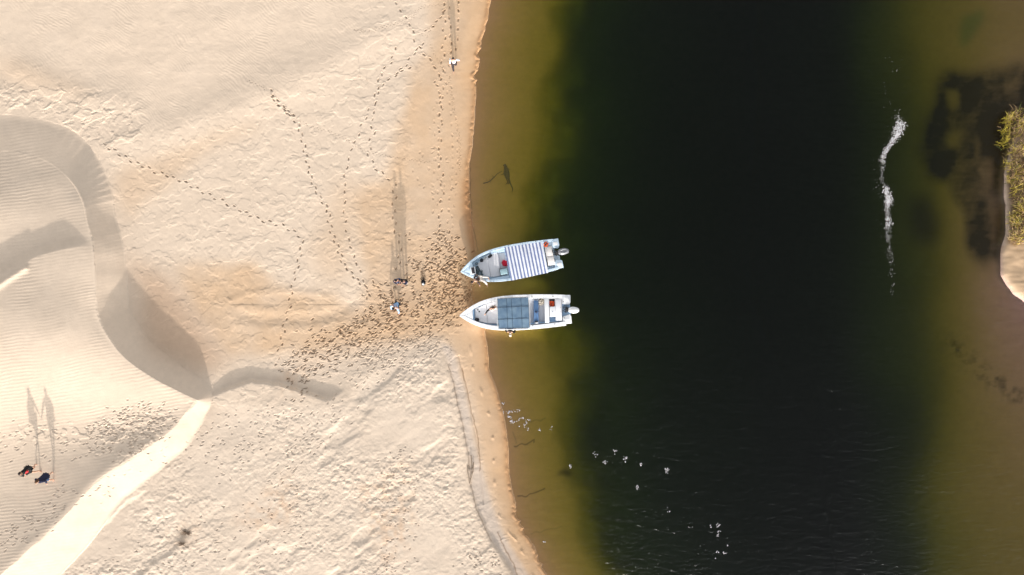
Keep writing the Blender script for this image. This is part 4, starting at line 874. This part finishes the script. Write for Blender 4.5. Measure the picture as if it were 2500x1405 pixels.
    if top:
        if top_len == 'long': wear('shirt', ['pelvis', 'waist', 'chest', 'shL', 'elL', 'wrL', 'shR', 'elR', 'wrR'], [('pelvis', 'waist'), ('waist', 'chest'), ('chest', 'shL'), ('shL', 'elL'), ('elL', 'wrL'), ('chest', 'shR'), ('shR', 'elR'), ('elR', 'wrR')], .018, top, root_='chest')
        else: wear('shirt', ['pelvis', 'waist', 'chest', 'shL', 'shR'], [('pelvis', 'waist'), ('waist', 'chest'), ('chest', 'shL'), ('chest', 'shR')], .018, top, [('shL', 'elL', .7, .07), ('shR', 'elR', .7, .07)], root_='chest')
    if legs:
        if leg_len == 'long': wear('trousers', ['pelvis', 'hipL', 'knL', 'anL', 'hipR', 'knR', 'anR'], [('pelvis', 'hipL'), ('hipL', 'knL'), ('knL', 'anL'), ('pelvis', 'hipR'), ('hipR', 'knR'), ('knR', 'anR')], .022, legs)
        else: wear('shorts', ['pelvis', 'hipL', 'hipR'], [('pelvis', 'hipL'), ('pelvis', 'hipR')], .026, legs, [('hipL', 'knL', .75, .095), ('hipR', 'knR', .75, .095)])
    if coat:
        bm = bmesh.new(); n_s = 22; sh = (J['shL'] + J['shR']) / 2; pl = J['pelvis']; rows_ = []
        for i, (fz_, w_, dpt) in enumerate(((-.02, .17, .09), (.25, .20, .135), (.55, .20, .15), (.85, .215, .17), (1.10, .24, .20), (1.3, .26, .22))):
            c = sh.lerp(pl, fz_); row = []
            for k in range(n_s):
                a = R(152 + 236 * k / (n_s - 1)); fl = 1 + .10 * math.sin(k * 1.9 + i) * (i / 5)
                row.append(bm.verts.new(c + Vector((w_ * math.cos(a) * fl, -abs(1) * 0 + dpt * math.sin(a) * fl, 0)) + Vector((0, -.03 * i, 0))))
            rows_.append(row)
        for i in range(len(rows_) - 1):
            for k in range(n_s - 1): bm.faces.new((rows_[i][k], rows_[i][k + 1], rows_[i + 1][k + 1], rows_[i + 1][k]))
        o = bm_obj('coat', bm, coat, t_); bmx = bmesh.new(); bmx.from_mesh(o.data); bmesh.ops.solidify(bmx, geom=bmx.faces[:], thickness=.015); bmx.to_mesh(o.data); bmx.free(); o.data.shade_smooth()
        wear('coat_sleeves', ['chest', 'shL', 'elL', 'wrL', 'shR', 'elR', 'wrR'], [('chest', 'shL'), ('shL', 'elL'), ('elL', 'wrL'), ('chest', 'shR'), ('shR', 'elR'), ('elR', 'wrR')], .026, coat, root_='chest')
    if hat:
        bm = bmesh.new(); ellipsoid(bm, hd + up_ * .085, (.098, .112, .085), MM); bmesh.ops.delete(bm, geom=[v_ for v_ in bm.verts if (v_.co - hd).dot(up_) < .06], context='VERTS')
        tmp = [hd + up_ * .065 + f_ * .09 + f_ * .08 * math.sin(a) + rt_ * .08 * math.cos(a) for a in np.linspace(0, math.pi, 12)]; vs_ = [bm.verts.new(p) for p in tmp]; vs2 = [bm.verts.new(p + up_ * .012) for p in tmp]
        bm.faces.new(vs_); bm.faces.new(vs2); [bm.faces.new((vs_[i], vs_[i + 1], vs2[i + 1], vs2[i])) for i in range(len(vs_) - 1)]
        bm_obj('cap', bm, hat, t_)
    if shoes:
        for s_ in 'LR':
            an = J['an' + s_]; bm = bmesh.new(); ellipsoid(bm, (an.x, an.y + .06, an.z - .04), (.052, .15, .045)); bm_obj('shoe', bm, shoes, t_)
    return t_
def G(px, py): return on_ground(px, py)
white_shirt = mat('white_shirt', (.78, .78, .78), .8, .2, .04, 10, .01); dark_trs = mat('dark_trousers', (.035, .03, .032), .85, .2, .2, 10, .006); navy = mat('navy_cloth', (.018, .022, .05), .85, .2, .25, 10, .008)
light_blue = mat('light_blue_shirt', (.30, .48, .72), .8, .2, .12, 8, .012); black_c = mat('black_cloth', (.014, .014, .016), .85, .2, .3, 10, .008); red_shirt = mat('red_shirt', (.72, .05, .06), .8, .2, .08, 10, .008)
denim = mat('blue_denim', (.05, .09, .18), .85, .2, .2, 12, .006); pale_trs = mat('pale_trousers', (.62, .58, .54), .85, .2, .1, 10, .006); brown_c = mat('brown_cloth', (.085, .055, .05), .85, .2, .3, 9, .008)
# walking south along the water's edge
person(G(1111, 164), R(180), dict(anL=(-.08, -.28, .14), knL=(-.09, .02, .50), anR=(.09, .32, .06), knR=(.10, .20, .50), toeL=(0, .7, -.7), wrL=(-.38, -.12, .98), elL=(-.33, -.08, 1.18), elR=(.24, -.16, 1.16), wrR=(.24, .12, .98), face=(0, 1, -.3)),
       'person in a loose white shirt and dark trousers walking alone along the wet sand', top=white_shirt, legs=dark_trs, hair=(.05, .035, .03), skin='light')
# two people close together, dark clothes
person(G(991, 688), R(175), dict(elL=(-.26, .05, 1.15), wrL=(-.10, .22, 1.10), elR=(.28, .02, 1.16), wrR=(.30, .16, .98)), 'taller, right-hand one of two people in navy standing together on trampled sand', top=navy, legs=black_c, hair=(.02, .015, .012), skin='mid', shoes=mat('pale_shoe', (.6, .55, .5), .6), scale=1.04)
person(G(976, 686), R(190), dict(elL=(-.24, .06, 1.15), wrL=(-.2, .24, 1.1), elR=(.22, .05, 1.12), wrR=(.06, .24, 1.12)), 'shorter, left-hand one of two people in navy standing together on trampled sand', top=navy, legs=denim, hair=(.02, .015, .012), skin='mid', shoes=mat('white_shoe', (.75, .75, .75), .6), scale=.95)
# crouching in light blue
person(G(971, 744), R(150), dict(pelvis=(0, -.12, .34), waist=(0, -.06, .47), chest=(0, .10, .63), neck=(0, .22, .76), head=(0, .30, .86), crown=(0, .34, .95), shL=(-.18, .14, .70), elL=(-.32, .28, .50), wrL=(-.42, .46, .34), shR=(.18, .14, .70), elR=(.26, .32, .48), wrR=(.16, .46, .26),
       hipL=(-.10, -.08, .34), knL=(-.17, .26, .50), anL=(-.14, .02, .08), hipR=(.10, -.08, .34), knR=(.17, .26, .50), anR=(.14, .02, .08), face=(0, .7, -.7)),
       'person in a light blue shirt with black hair crouching over the trampled sand', top=light_blue, legs=dark_trs, leg_len='short', hair=(.012, .01, .01), skin='mid')
# bottom left: two walkers on the back of the dune
person(G(92, 1141), R(232), dict(anL=(-.09, -.22, .10), anR=(.09, .26, .06), knR=(.10, .18, .50), knL=(-.1, .04, .48), elL=(-.34, -.02, 1.18), wrL=(-.42, .10, .98), elR=(.34, -.06, 1.17), wrR=(.40, .04, .95)),
       'person in a red shirt and open black jacket walking on the dune, legs bare', top=red_shirt, top_len='short', legs=black_c, leg_len='short', coat=black_c, hair=(.03, .02, .018), hair_long=True)
person(G(131, 1160), R(168), dict(anL=(-.09, .26, .07), anR=(.09, -.2, .10), knL=(-.10, .18, .50), knR=(.1, .03, .48), elL=(-.28, .02, 1.15), wrL=(-.26, .22, 1.0), elR=(.36, .02, 1.18), wrR=(.48, .16, 1.02)),
       'person in a long navy jacket with brown hair walking behind the red shirt', top=navy, legs=denim, leg_len='short', coat=navy, hair=(.10, .05, .025), hair_long=True)
def on_boat(f, org, ang, cx, cy, z): return world_of(org, ang, f(cx, cy, z))
# on the pale blue boat: sitting on the edge of the bow, one leg outside
person(on_boat(f1, o1, a1_, 470, 862, .78) + Vector((0, 0, 0)), R(195), dict(pelvis=(0, 0, .13), waist=(.12, .03, .24), chest=(.26, .06, .40), neck=(.38, .10, .52), head=(.46, .13, .60), crown=(.53, .14, .66), shL=(.18, .20, .46), elL=(.06, .36, .30), wrL=(.10, .46, .12), shR=(.34, -.06, .50), elR=(.26, -.16, .28), wrR=(.14, -.24, .12),
       hipL=(-.06, .05, .11), knL=(-.30, .30, .16), anL=(-.40, .52, -.2), hipR=(-.04, -.06, .11), knR=(-.34, -.02, .16), anR=(-.62, .10, .06), face=(.3, .6, -.4)),
       'person in dark brown sitting on the pale blue bow, one leg over the side', top=brown_c, legs=pale_trs, hair=(.03, .02, .018), skin='light')
# on the white boat: standing on the foredeck with arms spread
person(on_boat(f2, o2, a2_, 742, 395, .56), R(200), dict(shL=(-.19, 0, 1.42), elL=(-.40, .16, 1.28), wrL=(-.52, .40, 1.18), shR=(.19, 0, 1.42), elR=(.42, .06, 1.34), wrR=(.62, .20, 1.25), head=(0, .05, 1.60), crown=(0, -.02, 1.70), face=(0, .7, .7)),
       'person in black with arms spread standing on the white foredeck', top=black_c, legs=pale_trs, leg_len='short', hair=(.07, .035, .025), scale=.97)
# sitting on the far side deck under the awning, head leaning out over the water
person(on_boat(f2, o2, a2_, 1060, 800, .70), R(178), dict(pelvis=(0, -.02, .13), waist=(0, .06, .30), chest=(0, .18, .48), neck=(-.01, .28, .62), head=(-.02, .36, .70), crown=(-.02, .42, .78), shL=(-.18, .18, .58), elL=(-.30, .24, .34), wrL=(-.32, .06, .14), shR=(.18, .18, .58), elR=(.28, .16, .34), wrR=(.30, 0, .12),
       hipL=(-.10, -.06, .12), knL=(-.12, -.45, .14), anL=(-.12, -.50, -.28), hipR=(.10, -.06, .12), knR=(.13, -.45, .14), anR=(.13, -.50, -.28), face=(0, .5, .7), toeL=(0, -1, 0), toeR=(0, -1, 0)),
       'person leaning out over the water from under the grey blue awning', top=black_c, legs=denim, hair=(.09, .04, .03), skin='light', hat=mat('pale_cap', (.6, .5, .42), .8))

# ------------------------------------------------------------------ small things on the sand and in the water
bp_ = empty('backpack', G(1034, 690), R(15), label='small black and grey backpack with pale flap lying near the two people in navy', cat='backpack')
bm = bmesh.new(); blob(bm, (0, 0, .10), (.15, .20, .14), 21, .25, 4); bm_obj('bag_body', bm, black_c, bp_)
bm = bmesh.new(); blob(bm, (-.02, -.10, .19), (.08, .09, .05), 22, .25); bm_obj('flap', bm, white_shirt, bp_)
for sd in (-1, 1):
    bm = bmesh.new(); curve_tube(bm, [(sd * .07, .18, .08), (sd * .12, .30, .06), (sd * .05, .36, .03), (sd * .02, .24, .10)], .018); bm_obj('strap', bm, rubber, bp_)
wood = mat('wet_wood', (.30, .22, .14), .8, .3, .4, 14, .004); drywood = mat('dry_twig', (.24, .18, .13), .85, .2, .3, 14, .002)
def branchy(bm, pts, r0, r1, seed, twigs=6, tl=.3):
    rr = random.Random(seed); pts = [Vector(p) for p in pts]; n = len(pts); curve_tube(bm, pts, [r0 + (r1 - r0) * i / (n - 1) for i in range(n)], 7)
    for k in range(twigs):
        i = rr.randrange(1, n); p = pts[i]; dv = Vector((rr.uniform(-1, 1), rr.uniform(-1, 1), rr.uniform(0, .4))).normalized() * tl * rr.uniform(.5, 1)
        curve_tube(bm, [p, p + dv * .5 + Vector((0, 0, .02)), p + dv], [r1 * .8, r1 * .6, r1 * .3], 5)
def bedpt(px, py, up=.04): z = ground_z(px, py); return P(px, py, z + up)
bm = bmesh.new(); branchy(bm, [bedpt(1231, 402, .02), bedpt(1237, 412, .03), bedpt(1240, 430, .03), bedpt(1245, 446, .02), bedpt(1252, 462, .0)], .10, .03, 1, 9, .35); branchy(bm, [bedpt(1233, 408, .08), bedpt(1231, 425, .05), bedpt(1240, 445, .04)], .07, .03, 2, 3)
ellipsoid(bm, bedpt(1237, 424, -.03), (.20, .5, .08), Matrix.Rotation(R(12), 3, 'Z')); tag(bm_obj('sunken_log', bm, wood), 'dark sunken tree stump and log on the shallow river bed', 'log')
bm = bmesh.new(); branchy(bm, [bedpt(1180, 448, .03), bedpt(1190, 446, .05), bedpt(1197, 442, .06), bedpt(1206, 434, .05), bedpt(1214, 425, .05), bedpt(1226, 418, .05)], .035, .012, 4, 6, .3)
tag(bm_obj('sunken_branch', bm, wood), 'thin forked branch under shallow water between the shore and the sunken log', 'branch')
bm = bmesh.new()
for k, pts in enumerate(([(1143, 1136), (1142, 1150), (1144, 1165), (1146, 1180)], [(1156, 1130), (1155, 1150), (1150, 1168), (1146, 1182)], [(1150, 1112), (1152, 1140), (1152, 1160)])):
    branchy(bm, [bedpt(x, y, .06 + .02 * k) for x, y in pts], .035, .015, 30 + k, 3, .25)
tag(bm_obj('driftwood', bm, drywood), 'bare driftwood roots lying along the sand scarp', 'driftwood')
for (x, y, h, lx, lb) in ((880, 190, .42, -.1, 'bent dry twig standing in the pale sand, left one of two'), (896, 196, .26, .06, 'short dry twig standing in the pale sand, right one of two')):
    p = G(x, y); bm = bmesh.new(); curve_tube(bm, [p - Vector((0, 0, .05)), p + Vector((lx * .3, 0, h * .5)), p + Vector((lx, .03, h))], [.014, .010, .006], 6)
    for k in range(4): q_ = p + Vector((lx * .5, 0, h * (.3 + .18 * k))); curve_tube(bm, [q_, q_ + Vector((random.uniform(-.1, .1), random.uniform(-.03, .03), .07))], [.006, .003], 5)
    tag(bm_obj('dry_twig', bm, drywood), lb, 'twig', 'dry twigs in the sand')
for (x, y, n_t, lb) in ((455, 1301, 34, 'larger heap of dead brown twigs half buried in the sand'), (446, 1328, 16, 'smaller heap of dead brown twigs below the larger one')):
    bm = bmesh.new(); rr = random.Random(x)
    for k in range(n_t):
        p = G(x + rr.gauss(0, 1.6), y + rr.gauss(0, 1.0)); dv = Vector((rr.uniform(-.42, .42), rr.uniform(-.26, .26), rr.uniform(0, .12))); curve_tube(bm, [p, p + dv * .6 + Vector((0, 0, .03)), p + dv], [.016, .011, .005], 5)
    tag(bm_obj('twig_heap', bm, mat('dead_twigs', (.17, .12, .085), .9, .2, .4, 10)), lb, 'twigs', 'dead twigs in the sand')

# foam drifting on the water
foam_m = mat('foam', (.55, .53, .55), .8, .3, .06, 8, .01)
def foam_obj(name, items, label=None):
    vs_ = []; fs = []; rr = random.Random(len(items))
    for (px, py, r_) in items:
        p = P(px, py, .004); n = rr.choice((6, 7, 8)); a0 = rr.uniform(0, 6); base = len(vs_); el = rr.uniform(.55, 1); ra = rr.uniform(0, 3.14); h = min(.03, r_ * .35)
        vs_.append((p.x, p.y, p.z + h)); ring = []
        for lev, (rf, hf) in enumerate(((.65, .8), (1.0, 0.0))):
            for k in range(n):
                a = a0 + 2 * math.pi * k / n; q_ = r_ * rf * rr.uniform(.65, 1.3) if lev else r_ * rf; x = q_ * math.cos(a); y = q_ * el * math.sin(a); vs_.append((p.x + x * math.cos(ra) - y * math.sin(ra), p.y + x * math.sin(ra) + y * math.cos(ra), p.z + h * hf - (.01 if lev else 0)))
        for k in range(n):
            fs.append((base, base + 1 + k, base + 1 + (k + 1) % n)); fs.append((base + 1 + k, base + 1 + n + k, base + 1 + n + (k + 1) % n, base + 1 + (k + 1) % n))
    me_ = bpy.data.meshes.new(name); me_.from_pydata(vs_, [], fs); o = link(name, me_, foam_m); return tag(o, kind='stuff', label=label, cat='foam')
mid = [(2197, 268, 3, .05), (2192, 282, 5, .1), (2199, 298, 12, 1), (2195, 315, 15, 1.2), (2188, 333, 12, 1.1), (2176, 350, 9, 1), (2163, 368, 7, .9), (2155, 385, 8, .8), (2156, 405, 6, .7), (2152, 425, 5, .35), (2155, 444, 4, .3), (2163, 458, 7, .9),
       (2168, 478, 11, 1.1), (2170, 495, 10, 1.0), (2165, 515, 6, .7), (2172, 545, 10, .9), (2167, 562, 8, .6), (2170, 590, 7, .35), (2174, 620, 6, .25), (2177, 650, 6, .2), (2178, 680, 5, .14), (2180, 720, 5, .07)]
items = []; rr = random.Random(5)
for (ax, ay, aw_, ad), (bx, by, bw, bd) in zip(mid[:-1], mid[1:]):
    for k in range(int((ad + bd) / 2 * (by - ay) * (aw_ + bw) / 2 * .55) + 3):
        t_ = rr.random(); wv = (aw_ + (bw - aw_) * t_); de = ad + (bd - ad) * t_
        items.append((ax + (bx - ax) * t_ + rr.gauss(0, .5) * wv, ay + (by - ay) * t_, rr.uniform(.008, .020) + .030 * rr.random() ** 3 * min(1, de) + (.012 if de > .8 else 0)))
    for k in range(int(4 * bd + 2)): items.append((ax - abs(rr.gauss(0, 14)), rr.uniform(ay, by), rr.uniform(.008, .018)))
for k in range(26): items.append((2195 + rr.gauss(-22, 22), 0 + rr.uniform(125, 265), rr.uniform(.008, .018)))
foam_obj('foam_streak', items, 'long broken streak of white foam drifting on the dark water')
items = []
for (x, y, n_) in ((1229, 985, 5), (1224, 997, 4), (1229, 1008, 3), (1241, 1006, 9), (1250, 1005, 3), (1257, 1005, 3), (1266, 1003, 7), (1246, 1018, 9), (1276, 1022, 7), (1265, 1027, 6), (1248, 1030, 10), (1253, 1034, 5), (1289, 1026, 9), (1283, 1033, 8), (1279, 1041, 3), (1269, 1042, 2), (1288, 1047, 5), (1317, 1050, 6), (1344, 1046, 4)):
    for k in range(n_): items.append((x + rr.gauss(0, 2.4), y + rr.gauss(0, 1.8), rr.uniform(.02, .05)))
foam_obj('foam_flecks', items, 'loose white foam flecks in the shallows off the beach')
items = []
for (x, y, n_) in ((1390, 1138, 5), (1454, 1110, 6), (1478, 1128, 9), (1501, 1103, 7), (1526, 1120, 10), (1564, 1135, 7), (1627, 1149, 14), (1556, 1191, 11), (1328, 1323, 4), (1631, 1250, 2), (1633, 1252, 1), (1754, 1284, 9), (1751, 1307, 5), (1756, 1300, 4), (1775, 1330, 3), (1768, 1350, 8), (1752, 1347, 3), (1747, 1360, 2), (1738, 1284, 2)):
    for k in range(n_): items.append((x + rr.gauss(0, 2.2), y + rr.gauss(0, 3.0), rr.uniform(.025, .055)))
foam_obj('foam_patches', items, 'scattered small foam patches on the dark open water')

# reeds on the far bank: clumps of thin arching blades
rm = [mat('reed_yellow', (.52, .42, .06), .7, .3, .25, 4), mat('reed_straw', (.46, .31, .16), .7, .3, .25, 4), mat('reed_green', (.14, .17, .04), .7, .3, .25, 4)]
def blades(bm, base, n, h, lean, seed, spread=.2, mix_=(.5, .35, .15)):
    rr = random.Random(seed)
    for k in range(n):
        b_ = base + Vector((rr.gauss(0, spread), rr.gauss(0, spread), 0)); hh = h * rr.uniform(.6, 1.15); dv = Vector((lean[0] + rr.gauss(0, .22), lean[1] + rr.gauss(0, .22), 0)); w_ = rr.uniform(.010, .022)
        sd = Vector((-dv.y, dv.x, 0)); sd = sd.normalized() * w_ if sd.length > .01 else Vector((w_, 0, 0)); pr = None; mi = rr.choices((0, 1, 2), mix_)[0]
        for i in range(5):
            t_ = i / 4; c = b_ + Vector((dv.x * t_ * t_ * hh, dv.y * t_ * t_ * hh, hh * (t_ - .28 * t_ * t_))); ww = sd * (1 - t_ * .85)
            cur = (bm.verts.new(c - ww), bm.verts.new(c + Vector((0, 0, .004))), bm.verts.new(c + ww))
            if pr:
                for q_ in range(2): fc = bm.faces.new((pr[q_], pr[q_ + 1], cur[q_ + 1], cur[q_])); fc.material_index = mi
            pr = cur
RL = ['small northernmost yellow reed clump overhanging the dark weedy water', 'bright yellow reed clump second from the top of the bank edge', 'brightest yellow reed clump, third from the top of the bank edge', 'yellow reed clump fourth down, alone ahead of the pale bank line', 'mixed yellow and straw reed clump set back behind the brightest yellow ones', 'thin straw reed clump where the pale bank line begins', 'yellow reed clump just below the thin straw one on the bank line', 'dense yellow green reed clump halfway down the bank', 'yellow reed clump low on the bank above the orange straw one', 'orange straw reed clump at the bank foot beside the bare sand spit', 'straw reed clump set back at the top of the bank']
for k, (x, y, n_, mx_) in enumerate(((2452, 296, 26, (.8, .1, .1)), (2446, 325, 40, (.85, .05, .1)), (2449, 352, 44, (.9, .05, .05)), (2456, 405, 26, (.8, .1, .1)), (2468, 375, 30, (.5, .4, .1)), (2462, 440, 26, (.4, .5, .1)), (2470, 470, 30, (.6, .3, .1)), (2480, 510, 34, (.7, .2, .1)), (2474, 548, 28, (.6, .3, .1)), (2466, 584, 26, (.1, .85, .05)), (2485, 310, 22, (.3, .6, .1)))):
    p = P(x, y, max(ground_z(x, y), -.05)); bm = bmesh.new(); blades(bm, p, n_, 1.15, (-.25, .12), 100 + k, .16, mx_)
    tag(bm_obj('reed_clump', bm, rm), RL[k], 'reeds', 'reed clumps along the far bank edge')
bm = bmesh.new(); rr = random.Random(77)
for k in range(330):
    y = rr.uniform(278, 596); x = rr.uniform(2462, 2640) ; blades(bm, P(x, y, max(ground_z(x, y), 0)), 13, 1.0, (-.3, .12), 300 + k, .18, (.30, .60, .10))
tag(bm_obj('reed_bed', bm, rm), 'dense straw coloured reeds covering the far bank', 'reeds', kind='stuff')
